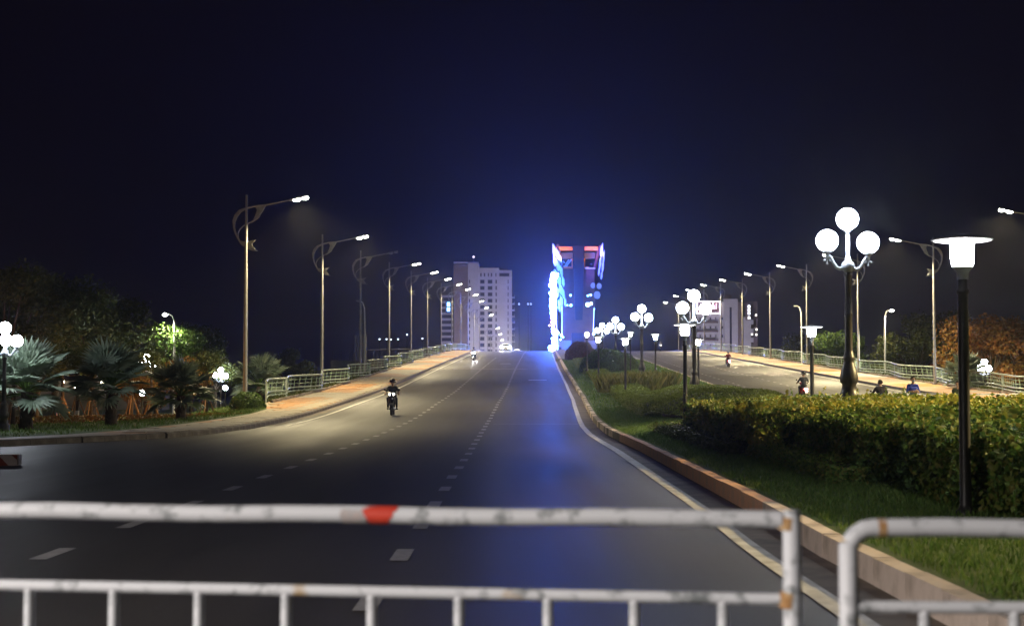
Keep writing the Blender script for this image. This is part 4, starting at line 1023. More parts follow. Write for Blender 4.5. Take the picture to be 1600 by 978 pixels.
# small striped block with a blue sign
Y2 = 600; sx0, sx1 = PX(689,Y2), PX(708,Y2)
sm = empty('office_block', ((sx0+sx1)/2, Y2, -.9), 0, 'narrow office block with pale floor bands and a blue sign left of the tower', 'building')
zt = PZ(461,Y2)+.9; wd = sx1-sx0
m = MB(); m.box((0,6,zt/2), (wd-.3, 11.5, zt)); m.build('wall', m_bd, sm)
for k in range(11):
    m = MB(); m.box((0,.1,zt-.5-k*9.0/FPX*Y2), (wd, .5, .85)); m.build('floor_band', m_bw, sm)
    m = MB(); m.box((0,.22,zt-.5-(k+.5)*9.0/FPX*Y2), (wd-.8, .06, 1.2)); m.build('window', m_bwin, sm)
m = MB(); m.box((PX(705.5,Y2)-(sx0+sx1)/2-1.2, -.35, PZ(480,Y2)+.9), (2.4, .3, 4.6)); sg = m.build('sign', M('blue_panel', (.05,.10,.35), None, rough=.4), sm)
m_bl = E('blue_sign', (.35,.75,1.0), 5, 'NONE')
for z_ in (475.5, 483.5):
    m = MB(); zc = PZ(z_,Y2)+.9; xc_ = PX(705.5,Y2)-(sx0+sx1)/2-1.2
    m.box((xc_-.45,-.56,zc), (.25,.1,1.5)); m.box((xc_+.45,-.56,zc), (.25,.1,1.5)); m.box((xc_,-.56,zc+.62), (.62,.1,.25)); m.box((xc_,-.56,zc), (.62,.1,.25)); m.box((xc_,-.56,zc-.62), (.62,.1,.25)); m.build('lettering', m_bl, sg)
added_facade_flood(((sx0+sx1)/2, 572, -.5), ((sx0+sx1)/2, Y2, 24), 22000, 'added floodlight in front of the narrow office block')
# hotel on the right
Y3 = 450
def X3(px): return PX(px, Y3)
def Z3(py): return PZ(py, Y3)+.9
ho = empty('hotel', (X3(1132), Y3, -.9), 0, 'pale hotel at right with a neon framed roof sign and a plain stair tower', 'building'); oh = X3(1132)
def blk(a, b, top, y0, dep, mat, nm='wall'):
    m = MB(); z_ = Z3(top); m.box(((X3(a)+X3(b))/2-oh, y0+dep/2, z_/2), (X3(b)-X3(a)-.02, dep, z_)); return m.build(nm, mat, ho)
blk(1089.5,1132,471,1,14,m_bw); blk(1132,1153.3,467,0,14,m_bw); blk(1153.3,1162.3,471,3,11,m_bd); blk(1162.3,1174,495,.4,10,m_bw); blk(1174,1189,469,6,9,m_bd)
m = MB(); m.box((X3(1142)-oh, -.03, Z3(525)), (X3(1143.5)-X3(1140.3), .12, (90)/FPX*Y3)); m.build('stair_window', m_bwin, ho)
for r_, yc in enumerate((497.5,511.5,525,538)):
    for a, b in ((1093,1097),(1100.5,1104.7),(1109,1113.3),(1117.6,1121.5),(1126.5,1132)): win(ho, ((X3(a)+X3(b))/2-oh-.05, 1, Z3(yc)), X3(b)-X3(a), 6.2/FPX*Y3)
    m = MB(); m.box(((X3(1090)+X3(1122.5))/2-oh, .45, Z3(yc+6)), (X3(1122.5)-X3(1090), 1.0, 2.6/FPX*Y3)); m.build('balcony', m_bd, ho)
for yc in (503,517,531):
    m = MB(); m.box(((X3(1174)+X3(1178))/2-oh, 2, Z3(yc)), (X3(1178)-X3(1174), 3, 7/FPX*Y3)); m.build('balcony', m_bw, ho)
m_neon = E('neon_tube', (1,.85,.93), 5, 'NONE'); m_neonp = E('neon_pink', (1,.45,.60), 4, 'NONE'); m_neonw = E('neon_white', (.95,.97,1), 5, 'NONE')
m = MB(); m.box(((X3(1089)+X3(1126))/2-oh, .55, Z3(480.3)), (X3(1126)-X3(1089), .3, 20/FPX*Y3)); sgn = m.build('sign', M('sign_board', (.20,.13,.15), None, rough=.6), ho)
fr = MB(); t_ = .32
fr.box(((X3(1089)+X3(1126))/2-oh, .3, Z3(471)), (X3(1126)-X3(1089), .2, t_)); fr.box(((X3(1089)+X3(1126))/2-oh, .3, Z3(489.6)), (X3(1126)-X3(1089), .2, t_))
for px in (1089.5,1125.6): fr.box((X3(px)-oh, .3, Z3(480.3)), (t_, .2, 18.0/FPX*Y3))
fr.build('neon_frame', m_neon, sgn)
def text_mesh(txt, size, mat, name):
    cu = bpy.data.curves.new(name, 'FONT'); cu.body = txt; cu.size = size; cu.extrude = .06; cu.offset = .02
    o = bpy.data.objects.new(name, cu); COL.objects.link(o); dg = bpy.context.evaluated_depsgraph_get(); me = bpy.data.meshes.new_from_object(o.evaluated_get(dg))
    bpy.data.objects.remove(o); me.materials.clear(); me.materials.append(mat); return me
link('lettering', text_mesh('W', 2.6, m_neonw, 'lettering'), sgn, (X3(1101.5)-oh, .25, Z3(482.6)), (PI/2,0,0))
link('lettering', text_mesh('ai', 2.6, m_neonp, 'lettering'), sgn, (X3(1112.3)-oh, .25, Z3(482.6)), (PI/2,0,0))
m_dot = E('white_letters', (.9,.95,1), 3.5, 'NONE')
vs = MB(); vs.box((X3(1169.5)-oh, .0, Z3(487)), (1.6, .25, 26/FPX*Y3)); vsg = vs.build('sign', m_bd, ho)
for k, yc in enumerate((479,484.3,489.4,496.5)):
    m = MB(); x_ = X3(1170.6)-oh; z_ = Z3(yc); m.box((x_,-.2,z_+.28), (.62,.1,.16)); m.box((x_-.25,-.2,z_-.1), (.16,.1,.6)); m.box((x_+.25,-.2,z_-.1), (.16,.1,.6))
    if k % 2 == 0: m.box((x_,-.2,z_-.2), (.34,.1,.14))
    m.build('lettering', m_dot, vsg)
m_lit = E('lit_window', (1,.95,.85), 2.2, 'NONE')
for px, py in ((1186.8,491),(1187.3,513.5),(1180.2,521),(1187,521.8)):
    m = MB(); m.box((X3(px)-oh, 5.95, Z3(py)), (.55,.1,.6)); m.build('window', m_lit, ho)
m = MB(); m.box((X3(1140)-oh, 6, Z3(465)), (2.5,4,2.2)); m.build('roof_tank', m_bd, ho)
added_facade_flood((X3(1125), 418, -.5), (X3(1132), Y3, 16), 32000, 'added floodlight on the ground in front of the hotel')
# raised walkway with pillars behind the left railing
wk = empty('raised_walkway', (PX(590,215), 215, -.45), 0, 'concrete walkway wall with slim bars and a cluster of pillars behind the left railing', 'walkway'); wo = wk.location
def XW(px): return PX(px,215)-wo.x
def ZW(py): return at(800,py,215).z+.45
m = MB(); m.box(((XW(517)+XW(640))/2, 0, ZW(563)/2), (XW(640)-XW(517), .4, ZW(563))); m.build('wall', m_conc, wk)
for px in (519,523,528,533,539,546,551,584,590,597,606,616,626,636):
    m = MB(); m.box((XW(px), 0, (ZW(563)+ZW(548))/2), (.07,.07,ZW(548)-ZW(563))); m.build('bar', m_conc, wk)
m = MB(); m.tube([(XW(576),0,ZW(547)),(XW(640),0,ZW(545))], .05, 6); m.build('handrail', m_conc, wk)
for px, wdt in ((555.5,.16),(559.5,.13),(564,.2),(568,.15),(572,.22)):
    m = MB(); m.box((XW(px), -.35, ZW(524)/2), (wdt, .3, ZW(524))); m.build('pillar', m_conc, wk)
# far lamps along the opposite bank
m_far = E('far_lamp', (.75,.9,1.0), 3, 'NONE')
for i, (px, py) in enumerate(((593,530),(604,530),(611,530.5),(622,530),(636,523),(660,529),(811,475),(825,475),(829.5,475))):
    p = at(px, py, 520); t = empty('far_lamp', (p.x, 520, -.9), 0, (('leftmost','second','third','fourth','fifth','rightmost')[i]+' of the six far lamp dots low over the left railing' if i < 6 else ('left','middle','right')[i-6]+' one of three far lamp dots right of the tower block'), 'lamp', 'far lamp dots left' if i < 6 else 'far lamp dots right of the tower')
    m = MB(); m.tube([(0,0,0),(0,0,p.z+.8)], .1, 6); m.build('pole', m_black, t); m = MB(); m.ball((0,0,p.z+.9), .28, 8, 6); m.build('globe', m_far, t)

# ================================================================== BRIDGE TOWER
Yt = 312; zb = zr(Yt)
m_tw = M('rust_brown_steel', (.13,.05,.03), (.09,.035,.025), .5, .55)
m_tw2 = M('dark_brown_steel', (.045,.022,.015), (.03,.016,.012), .5, .6)
m_or = M('orange_paint', (.80,.17,.012), (.72,.14,.01), .8, .5)
m_dk = M('dark_steel', (.016,.014,.022), (.012,.011,.016), .8, .5)
m_pl = M('pale_plate', (.50,.66,.68), (.34,.48,.52), .6, .35, .2)
m_pierc = M('pier_concrete', (.28,.24,.22), (.20,.17,.16), .4, .8)
tw = empty('bridge_tower', (PX(903,Yt), Yt, zb), 0, 'lit bridge tower with brown arch body, pale side plates and orange top beams', 'bridge tower'); ow = tw.location
def Q(px, py, dy=0):
    p = at(px, py, Yt+dy); return Vector((p.x-ow.x, dy, p.z-ow.z))
def slab(pts, dep, name, mat, y=0, parent=None):
    m = MB(); poly = [(Q(a, b, y).x, Q(a, b, y).z) for a, b in pts]
    m.prism(poly, lambda a, b, t_: Vector((a, y+dep/2+t_, b)), dep); return m.build(name, mat, parent or tw)
slab([(872,552),(934,552),(931,532),(874,532)], 3.0, 'base', m_pierc, -1.0)
slab([(893,552),(913,552),(912,520),(893,520)], .5, 'base_panel', m_dk, -1.6)
m = MB()
pa = [Q(880,532,0), Q(927,532,0), Q(929,478,4), Q(929,420,9), Q(878,420,9), Q(879,478,4)]
m.add(pa + [v+Vector((0,3,0)) for v in pa], [(0,1,2,5),(5,2,3,4),(6,11,8,7),(11,10,9,8),(0,5,11,6),(5,4,10,11),(1,7,8,2),(2,8,9,3),(4,3,9,10),(0,6,7,1)]); m.build('arch_body', m_tw, tw)
m = MB(); pa = [Q(899,500,1.6), Q(910,500,1.6), Q(911,478,3.6), Q(912,384,10.6), Q(896,384,10.6), Q(898,478,3.6)]
m.add(pa + [v+Vector((0,.35,0)) for v in pa], [(0,1,2,5),(5,2,3,4),(0,5,11,6),(5,4,10,11),(1,7,8,2),(2,8,9,3),(4,3,9,10)]); m.build('spine', m_dk, tw)
for x0, x1 in ((869,894.5),(913.5,934)):
    slab([(x0,391),(x1,391),(x1,385.5),(x0,385.5)], 1.2, 'top_beam', m_or, 11)
    slab([(max(x0,877),404),(min(x1,930),404),(min(x1,930),395),(max(x0,877),395)], 1.2, 'cross_panel', m_tw2, 11.3)
for pts in ([(880,420.5),(895,420.5),(895,416.5),(880,416.5)], [(913,420.5),(920,420.5),(920,416.5),(913,416.5)], [(893.2,416),(895,416),(895,404.5),(893.2,404.5)], [(912.8,416),(914.4,416),(914.4,404.5),(912.8,404.5)]):
    slab(pts, .8, 'bracket', m_or, 9.6)
for a, b in (((881,417),(889,406)),((884,417),(893,405.5)),((880,408),(886,417))):
    m = MB(); m.tube([Q(*a,10.5), Q(*b,10.5)], .18, 6); m.build('strut', m_pl, tw)
m = MB(); m.tube([Q(878,420,9.5), Q(871,383,11.5)], .35, 8); m.build('side_leg', m_tw, tw)
m = MB(); m.tube([Q(929,420,9.5), Q(938,384,11.5)], .35, 8); m.build('side_leg', m_tw, tw)
m = MB(); m.tube([Q(914,419,9.2), Q(930,419.5,9.2)], .12, 6); m.build('strut', m_white, tw)
# side plates like overlapping fins
rp = random.Random(5)
left = [(866,392,5,22),(871,398,5,20),(875,405,5,18),(867,408,5,18),(872,416,5,18),(877,424,4.5,18),(869,430,5,18),(874,438,5,20),(880,440,4,18),(876,452,5,20),(871,456,5,20),(880,458,4,18),(877,470,4.5,18),(883,472,3.5,16),(874,478,4,20)]
right = [(940,392,4.2,24),(943,402,3,22),(938,410,3.6,20),(942,416,3.2,20),(936,424,3,16),(940,430,3,14)]
for k, (x, y_, a, b) in enumerate(left+right):
    dy = 10.5-(y_-390)*.09; sgn_ = 1 if k < len(left) else -1
    pts = [(x-a*.5*sgn_, y_-b*.55), (x+a*.45*sgn_, y_-b*.2), (x+a*.6*sgn_, y_+b*.3), (x+a*.1*sgn_, y_+b*.5), (x-a*.5*sgn_, y_+b*.15)]
    if sgn_ < 0: pts = pts[::-1]
    slab(pts, .25, 'fin_plate', m_pl, dy + (k%3)*.5 - .5)
for x, y_, r_ in ((936,447,4.6),(933,461,6.0),(926.5,446,4.2)):
    slab([(x+r_*math.cos(a)*.85, y_+r_*math.sin(a)) for a in [2*PI*i/18 for i in range(18)]], .3, 'disc_plate', m_conc, 3.0+(x-926)*.05)
m_edge = E('blue_edge_strip', (.30,.60,1.0), 2.5, 'NONE')
for pts in ([(877.3,527),(878.6,527),(878.6,478),(877.3,478)], [(926.6,520),(927.6,520),(928.6,482),(927.6,482)]):
    slab(pts, .2, 'light_strip', m_edge, -.5)
m_fl = E('blue_flood', (.10,.38,1.0), 26); m_flw = E('blue_white_flood', (.35,.65,1.0), 36)
for x, y_, r_, mt in ((891.5,461.5,1.5,m_fl),(892,477,1.8,m_fl),(886.5,477,1.1,m_fl),(918.5,476,3.0,m_flw),(923.5,474.5,2.0,m_flw),(923,461,1.5,m_fl),(918.5,462,1.2,m_fl),(877,524,1.7,m_flw),(927.5,522,1.8,m_flw),(880,527,1.3,m_fl),(928.5,483,.9,m_fl)):
    m = MB(); m.ball(Q(x, y_, -1.2), r_/FPX*Yt, 10, 8); m.build('blue_lamp', mt, tw)
# column of light emitting diodes on the road side
led = empty('led_column', Q(865,548,-3)+Vector(ow), 0, 'dazzling blue white column of small lights on the left side of the bridge tower', 'light column'); ol = led.location
m = MB(); m.tube([Vector(at(868,549,309))-ol, Vector(at(865.5,500,309))-ol, Vector(at(864,430,309))-ol], .22, 6); m.tube([Vector(at(872,549,309))-ol, Vector(at(869.5,500,309))-ol, Vector(at(868,430,309))-ol], .22, 6); m.build('mast', m_steel, led)
m_l1 = E('led_blue_white', (.06,.17,1.0), L_LED); m_l2 = E('led_pink', (.9,.45,.75), L_LED*.03); m_l3 = E('led_blue', (.035,.11,1.0), L_LED*.8)
lm = []
for mt in (m_l1, m_l2, m_l3):
    b = MB(); b.ball((0,0,0), .21, 8, 6); lm.append(b.mesh('led_lamp', mt))
for k in range(130):
    f = (k/129)**1.55; py = 429+118*f; dense = py < 492
    px = 864.5+random.gauss(0, 2.0 if dense else 2.4)+(3.0*max(0,f-.5))
    kind = 0 if (dense and random.random() < .7) else (2 if random.random() < .5 else (1 if not dense else 0))
    o = link('led_lamp', lm[kind], led, Vector(at(px, py, 308.6))-ol); s = random.uniform(.7,1.5)*(1.3 if dense else .75); o.scale = (s,s,s)
b = MB(); b.ball(Vector(at(862,544,306))-ol, .65, 14, 10); b.build('bright_lamp', m_l1, led)
# added floodlights that brighten the haze and plates around the tower
def blue_flood(loc, aim, energy, size, lab, col=(.11,.085,1.0)):
    t = empty('floodlight', loc, 0, lab, 'floodlight', 'added floodlights of the bridge tower'); b = MB(); b.box((0,0,.3), (.6,.4,.5)); b.box((0,0,0), (.2,.2,.5)); b.build('housing', m_black, t)
    l = bpy.data.lights.new('added_tower_light', 'SPOT'); l.energy = energy; l.color = col; l.spot_size = R(size); l.spot_blend = 1.0; l.shadow_soft_size = .25
    d = Vector(aim)-Vector(loc); o = bpy.data.objects.new('lamp_light', l); COL.objects.link(o); o.parent = t; o.location = (0,0,.9); o.rotation_euler = d.to_track_quat('-Z','Y').to_euler()
p = at(859,455,306)
blue_flood(tuple(p), (p.x-3, p.y+5, p.z+20), P_BLUE*.85, 168, 'added blue floodlight high on the road side of the bridge tower, aimed at the sky')
blue_flood((medL(303)+8.6, 303, zr(303)+.3), (medL(303)+8, 311, zr(303)+22), P_BLUE*.02, 120, 'added blue floodlight at the right foot of the bridge tower')
blue_flood((medL(303)+1.0, 301, zr(303)+.3), (medL(303)-2.2, 318, zr(303)+19), 7000, 40, 'added pale floodlight at the left foot of the bridge tower', (.62,.9,1.0))
blue_flood((medL(303)+10.0, 301, zr(303)+.3), (medL(303)+12, 318, zr(303)+19), 7000, 36, 'added pale floodlight at the right foot of the bridge tower', (.62,.9,1.0))
for px_, lab_ in ((882,'left'),(924,'right')):  # added warm lamps that brighten the orange beams from below
    t = empty('floodlight', at(px_, 411, 318), 0, 'small added warm lamp under the %s orange beam of the bridge tower' % lab_, 'floodlight'); b = MB(); b.box((0,0,-.2), (.4,.3,.25)); b.box((0,0,-.4), (.1,.1,.3)); b.build('housing', m_black, t)
    l = bpy.data.lights.new('amber_light', 'SPOT'); l.energy = 3000; l.color = (1,.58,.28); l.spot_size = R(120); l.shadow_soft_size = .1
    o = bpy.data.objects.new('lamp_light', l); COL.objects.link(o); o.parent = t; o.location = (0,0,0); o.rotation_euler = (R(160),0,0)

# ================================================================== VEHICLES AND PEOPLE
def remesh_body(name, caps, mats, parent, voxel=.011):
    """caps: (p0, p1, r0, r1, material index, flatten) -> one continuous skin"""
    m = MB()
    for p0, p1, r0, r1, mi in caps:
        p0 = Vector(p0); p1 = Vector(p1); d = p1-p0
        if d.length < 1e-5: m.ball(p0, r0, 12, 8); continue
        dn = d.normalized(); pts = []; rs = []
        for k in range(4): a = PI/2*(1-k/4); pts.append(p0-dn*r0*math.sin(a)); rs.append(max(.001, r0*math.cos(a)))
        for k in range(5): pts.append(p0+d*k/4); rs.append(r0+(r1-r0)*k/4)
        for k in range(1,5): a = PI/2*k/4; pts.append(p1+dn*r1*math.sin(a)); rs.append(max(.001, r1*math.cos(a)))
        m.tube(pts, rs, 10)
    o = m.build(name, mats[0], None); md_ = o.modifiers.new('r', 'REMESH'); md_.mode = 'VOXEL'; md_.voxel_size = voxel
    sm_ = o.modifiers.new('s', 'SMOOTH'); sm_.iterations = 3; sm_.factor = .5
    dg = bpy.context.evaluated_depsgraph_get(); me = bpy.data.meshes.new_from_object(o.evaluated_get(dg)); bpy.data.objects.remove(o)
    me.materials.clear()
    for mt in mats: me.materials.append(mt)
    nf = len(me.polygons); c = np.empty(nf*3); me.polygons.foreach_get('center', c); c = c.reshape(-1,3)
    best = np.full(nf, 1e9); idx = np.zeros(nf, np.int32)
    for p0, p1, r0, r1, mi in caps:
        a = np.array(p0, float); b_ = np.array(p1, float); ab = b_-a; L2 = max(1e-9, ab@ab); t_ = np.clip(((c-a)@ab)/L2, 0, 1)
        dd = np.linalg.norm(c-a-t_[:,None]*ab, axis=1)-(r0+(r1-r0)*t_); k = dd < best; best[k] = dd[k]; idx[k] = mi
    me.polygons.foreach_set('material_index', idx); me.polygons.foreach_set('use_smooth', np.ones(nf, bool)); me.name = name
    return link(name, me, parent)
def hand(caps, wrist, fwd, down, side, curl):
    """palm, four fingers and a thumb; fwd along the fingers, side towards the thumb, down = palm normal"""
    w_ = Vector(wrist); f = Vector(fwd).normalized(); dn = Vector(down).normalized(); s = Vector(side).normalized()
    caps.append((w_, w_+f*.05+s*.018, .024, .022, 2)); caps.append((w_, w_+f*.05-s*.018, .022, .020, 2))
    for k, ln in enumerate((.068,.076,.070,.055)):
        b = w_+f*.075+s*(.032-.021*k); d1 = (f*math.cos(curl*.6)+dn*math.sin(curl*.6)); d2 = (f*math.cos(curl*1.5)+dn*math.sin(curl*1.5))
        m_ = b+d1*ln*.55; caps.append((b-f*.02, m_, .0105, .0100, 2)); caps.append((m_, m_+d2*ln*.5, .0100, .0088, 2))
    b = w_+f*.022+s*.03; m_ = b+(f*.55+s*.8).normalized()*.035; caps.append((b, m_, .0125, .011, 2)); caps.append((m_, m_+(f*.8+s*.2+dn*.5).normalized()*.03, .011, .0095, 2))
def head_caps(caps, c, fw, r=.092):
    c = Vector(c); f = Vector(fw).normalized(); up = Vector((0,0,1)); s = f.cross(up)
    caps += [(c+up*.03-f*.02, c+up*.02+f*.01, r, r*.95, 2), (c-up*.05+f*.025, c-up*.065+f*.03, r*.72, r*.55, 2), (c+f*.088-up*.005, c+f*.105-up*.03, .012, .016, 2),
             (c+s*.088-up*.01, c+s*.092-up*.035, .017, .012, 2), (c-s*.088-up*.01, c-s*.092-up*.035, .017, .012, 2), (c+f*.082-up*.062+s*.016, c+f*.082-up*.062-s*.016, .010, .010, 2)]
def person_parts(p, c, fw, hair=True, helmet=None, mask=False):
    c = Vector(c); f = Vector(fw).normalized(); s = f.cross(Vector((0,0,1)))
    for q in (-1,1):
        m = MB(); m.ball(c+f*.086+s*q*.033+Vector((0,0,.012)), .0125, 8, 6); m.build('eye', m_hair, p)
    if hair:
        m = MB(); n = 18; R0 = .104
        for k in range(260):
            a = random.uniform(0, 2*PI); e = random.uniform(-.35, 1.57)
            d = Vector((math.cos(a)*math.cos(e), math.sin(a)*math.cos(e), math.sin(e)))
            if d.dot(f) > .30 and e < .75: continue
            b_ = c+Vector((0,0,.028))-f*.008+d*R0; tdir = (Vector((0,0,-1))*.6+d*.5+s*random.uniform(-.5,.5)).normalized()
            sd = tdir.cross(d).normalized()*.012; m.add([b_-sd, b_+sd, b_+tdir*.035], [(0,1,2)])
        m.ball(c+Vector((0,0,.036))-f*.016, .0985, 14, 10, 0, (1,1.02,1.0)); m.build('hair', m_hair, p)
    if helmet:
        m = MB(); prof = [(.148,-.02),(.150,.03),(.138,.08),(.105,.125),(.055,.15),(.001,.158)]; m.lathe(prof, 18, c+Vector((0,0,.03)))
        m.lathe([(.140,-.02),(.135,.0)], 18, c+Vector((0,0,.03)))
        hm = m.build('helmet', helmet, p); v = MB(); b_ = c+f*.13+Vector((0,0,.045)); v.add([b_+s*.11-f*.03, b_-s*.11-f*.03, b_-s*.07+f*.06-Vector((0,0,.015)), b_+s*.07+f*.06-Vector((0,0,.015)), b_+s*.11-f*.03+Vector((0,0,.012)), b_-s*.11-f*.03+Vector((0,0,.012)), b_-s*.07+f*.06, b_+s*.07+f*.06], [(0,1,2,3),(7,6,5,4),(0,3,7,4),(1,5,6,2),(2,6,7,3)]); v.build('peak', helmet, hm)
    if mask:
        m = MB(); m.ball(c+f*.066-Vector((0,0,.045)), .056, 12, 8, 0, (1.05,.75,.85)); m.build('mask', M('face_mask', (.62,.72,.76), None, rough=.8), p)
def rider(label, loc, rz, shirt, pants, helmet, voxel=.011):
    p = empty('person', loc, rz, label, 'person'); caps = []
    caps += [((0,-.20,.86),(0,-.15,.98),.135,.13,1), ((-.07,-.16,.90),(.07,-.16,.90),.12,.12,1), ((0,-.14,1.0),(0,-.09,1.18),.135,.15,0), ((-.085,-.08,1.20),(.085,-.08,1.20),.125,.125,0), ((-.15,-.06,1.315),(.15,-.06,1.315),.075,.075,0), ((0,-.05,1.33),(0,-.025,1.43),.062,.052,2)]
    for s in (-1,1):
        caps += [((s*.185,-.06,1.31),(s*.30,.06,1.10),.060,.048,0), ((s*.30,.06,1.10),(s*.315,.28,1.03),.042,.030,2)]
        hand(caps, (s*.318,.29,1.03), (0,1,-.05), (0,0,-1), (-s,0,0), 1.0)
        caps += [((s*.09,-.15,.87),(s*.20,.27,.80),.095,.066,1), ((s*.20,.27,.80),(s*.21,.14,.40),.064,.042,1), ((s*.21,.12,.36),(s*.22,.30,.33),.042,.034,3)]
    head_caps(caps, (0,.0,1.53), (0,1,0))
    remesh_body('body', caps, [shirt, pants, m_skin, m_hair], p, voxel)
    person_parts(p, (0,0,1.53), (0,1,0), helmet is None, helmet); return p
def motorbike(label, loc, rz, bodym, lights, lean=0, hm=None, tailm=None):
    t = empty('motorbike', loc, rz, label, 'motorbike')
    def wheel(y):
        m = MB(); ring = []
        n = 22
        for k in range(n+1): a = 2*PI*k/n; ring.append((0, y+.245*math.cos(a), .295+.245*math.sin(a)))
        m.tube(ring, .05, 8, 0, False); w_ = m.build('wheel', m_tyre, t)
        r_ = MB()
        ring = [(0, y+.205*math.cos(2*PI*k/n), .295+.205*math.sin(2*PI*k/n)) for k in range(n+1)]; r_.tube(ring, .018, 6, 0, False)
        for k in range(6): a = PI*k/3; r_.tube([(0,y,.295),(0,y+.2*math.cos(a),.295+.2*math.sin(a))], .012, 5)
        r_.tube([(-.06,y,.295),(.06,y,.295)], .04, 8); r_.build('rim', m_chrome, w_)
    wheel(.62); wheel(-.62)
    m = MB()
    for s in (-1,1): m.tube([(s*.075,.62,.295),(s*.07,.50,.66),(s*.055,.40,.93)], .024, 6)
    m.build('fork', m_bikeblk, t)
    m = MB(); pts = [(.60+.31*math.cos(a), .295+.31*math.sin(a)) for a in [R(20+k*16) for k in range(9)]]
    m.strip([(-.065,a,b) for a,b in pts], [(.065,a,b) for a,b in pts], 0, True); m.strip([(-.065,a,b) for a,b in pts], [(-.07,a*.98+.012,b-.05) for a,b in pts], 0, True); m.strip([(.065,a,b) for a,b in pts], [(.07,a*.98+.012,b-.05) for a,b in pts], 0, True); m.build('front_mudguard', bodym, t)
    def loft(secs, name, mat):
        m = MB(); rings = []
        for y, z0, z1, w_ in secs: rings.append([Vector((w_*math.cos(a)*(1 if abs(math.cos(a))>.01 else 1), y, (z0+z1)/2+(z1-z0)/2*math.sin(a))) for a in [2*PI*k/10 for k in range(10)]])
        for a, b in zip(rings[:-1], rings[1:]): m.add(a+b, [(k,(k+1)%10,10+(k+1)%10,10+k) for k in range(10)], 0, True)
        m.add(rings[0], [tuple(range(9,-1,-1))]); m.add(rings[-1], [tuple(range(10))]); return m.build(name, mat, t)
    loft([(-.86,.66,.74,.05),(-.74,.58,.78,.11),(-.45,.50,.74,.135),(-.1,.42,.70,.125),(.12,.38,.60,.09),(.30,.42,.58,.06)], 'side_panel', bodym)
    loft([(-.70,.735,.79,.09),(-.45,.735,.815,.135),(-.15,.70,.79,.125),(.02,.66,.74,.07)], 'seat', m_bikeblk)
    loft([(.28,.40,.84,.10),(.37,.38,.96,.19),(.44,.44,.98,.17),(.50,.60,.95,.10)], 'leg_shield', bodym)
    loft([(.22,.28,.40,.08),(-.05,.24,.42,.12),(-.30,.26,.40,.10)], 'engine', m_bikeblk)
    loft([(.30,.97,1.07,.10),(.40,.92,1.10,.17),(.50,.93,1.07,.14),(.545,.96,1.03,.08)], 'handlebar_cowl', bodym)
    m = MB(); m.tube([(-.34,.30,1.03),(-.15,.37,1.05),(.15,.37,1.05),(.34,.30,1.03)], .016, 6)
    for s in (-1,1): m.tube([(s*.22,.33,1.035),(s*.345,.295,1.03)], .021, 8)
    m.build('handlebar', m_bikeblk, t)
    for s in (-1,1):
        m = MB(); m.tube([(s*.20,.35,1.05),(s*.30,.36,1.18)], .008, 5); m.ball((s*.33,.355,1.21), .05, 10, 6, 0, (1.1,.35,.75)); m.build('mirror', m_bikeblk, t)
        m = MB(); m.tube([(s*.12,.02,.30),(s*.26,.02,.295)], .018, 6); m.build('footrest', m_bikeblk, t)
    m = MB(); m.tube([(.12,.05,.30),(.14,-.35,.30),(.15,-.80,.40)], [.03,.045,.05], 8); m.build('exhaust', m_chrome, t)
    m = MB(); m.prism([(-.58,.56),(-.98,.50),(-1.0,.46),(-.60,.52)], lambda a, b, t_: Vector((t_, a, b)), .14); m.build('rear_mudguard', m_bikeblk, t)
    m = MB(); m.box((0,-1.0,.50), (.17,.01,.13), 0, (R(-18),0,0)); m.build('number_plate', m_white, t)
    if lights == 'front':
        for s in (-1,1):
            m = MB(); m.ball((s*.075,.515,1.005), .065, 12, 8, 0, (1.05,.45,.95)); m.build('headlight', hm or m_headdim, t)
        m = MB(); m.ball((-.03,.505,.80), .04, 10, 6, 0, (1,.4,1)); m.build('badge', m_bikewht, t)
    else:
        m = MB(); m.ball((0,-.865,.705), .07, 12, 8, 0, (1.3,.5,.7)); m.build('tail_light', tailm or m_tailw, t)
        for s in (-1,1):
            m = MB(); m.ball((s*.10,-.84,.69), .04, 10, 6, 0, (1.2,.6,.7)); m.build('tail_light', m_tail, t)
        m = MB(); m.ball((0,-1.012,.585), .04, 10, 6, 0, (2.0,.4,.8)); m.build('plate_light', tailm or m_tailw, t)
    return t
m_sh_d = M('dark_shirt', (.035,.037,.045), None, rough=.8); m_sh_g = M('slate_shirt', (.07,.08,.09), None, rough=.8); m_sh_b = M('blue_shirt', (.02,.05,.42), None, rough=.75); m_sh_k = M('black_shirt', (.018,.016,.022), None, rough=.8); m_sh_gr = M('olive_shirt', (.02,.032,.02), None, rough=.8); m_sh_w = M('white_shirt', (.55,.55,.58), None, rough=.8); m_sh_r = M('red_jacket', (.18,.02,.02), None, rough=.8)
m_pt = M('dark_trousers', (.02,.02,.024), None, rough=.85); m_hel = M('black_helmet', (.012,.012,.013), None, rough=.2, coat=.5); m_helw = M('grey_helmet', (.35,.36,.38), None, rough=.25); m_helbr = M('brown_helmet', (.035,.022,.018), None, rough=.25)
def ride(px, Y, away, label_b, label_p, bodym, shirt, helmet, dx=0, vox=.011, hm=None, tailm=None):
    p = at(px, 600, Y); loc = (p.x+dx, Y, zr(Y)+.01); rz = 0 if away else PI
    sl = math.atan(zr(Y+.5)-zr(Y-.5))
    b = motorbike(label_b, loc, rz, bodym, 'rear' if away else 'front', hm=hm, tailm=tailm); r_ = rider(label_p, loc, rz, shirt, m_pt, helmet, vox)
    for o in (b, r_): o.rotation_euler.x = sl if away else -sl
    return b, r_
b, r_ = ride(613.5, 72, False, 'dark motorbike coming towards the camera on the left carriageway', 'person in a dark shirt and helmet riding towards the camera', m_bikeblk, m_sh_g, m_helbr, vox=.010)
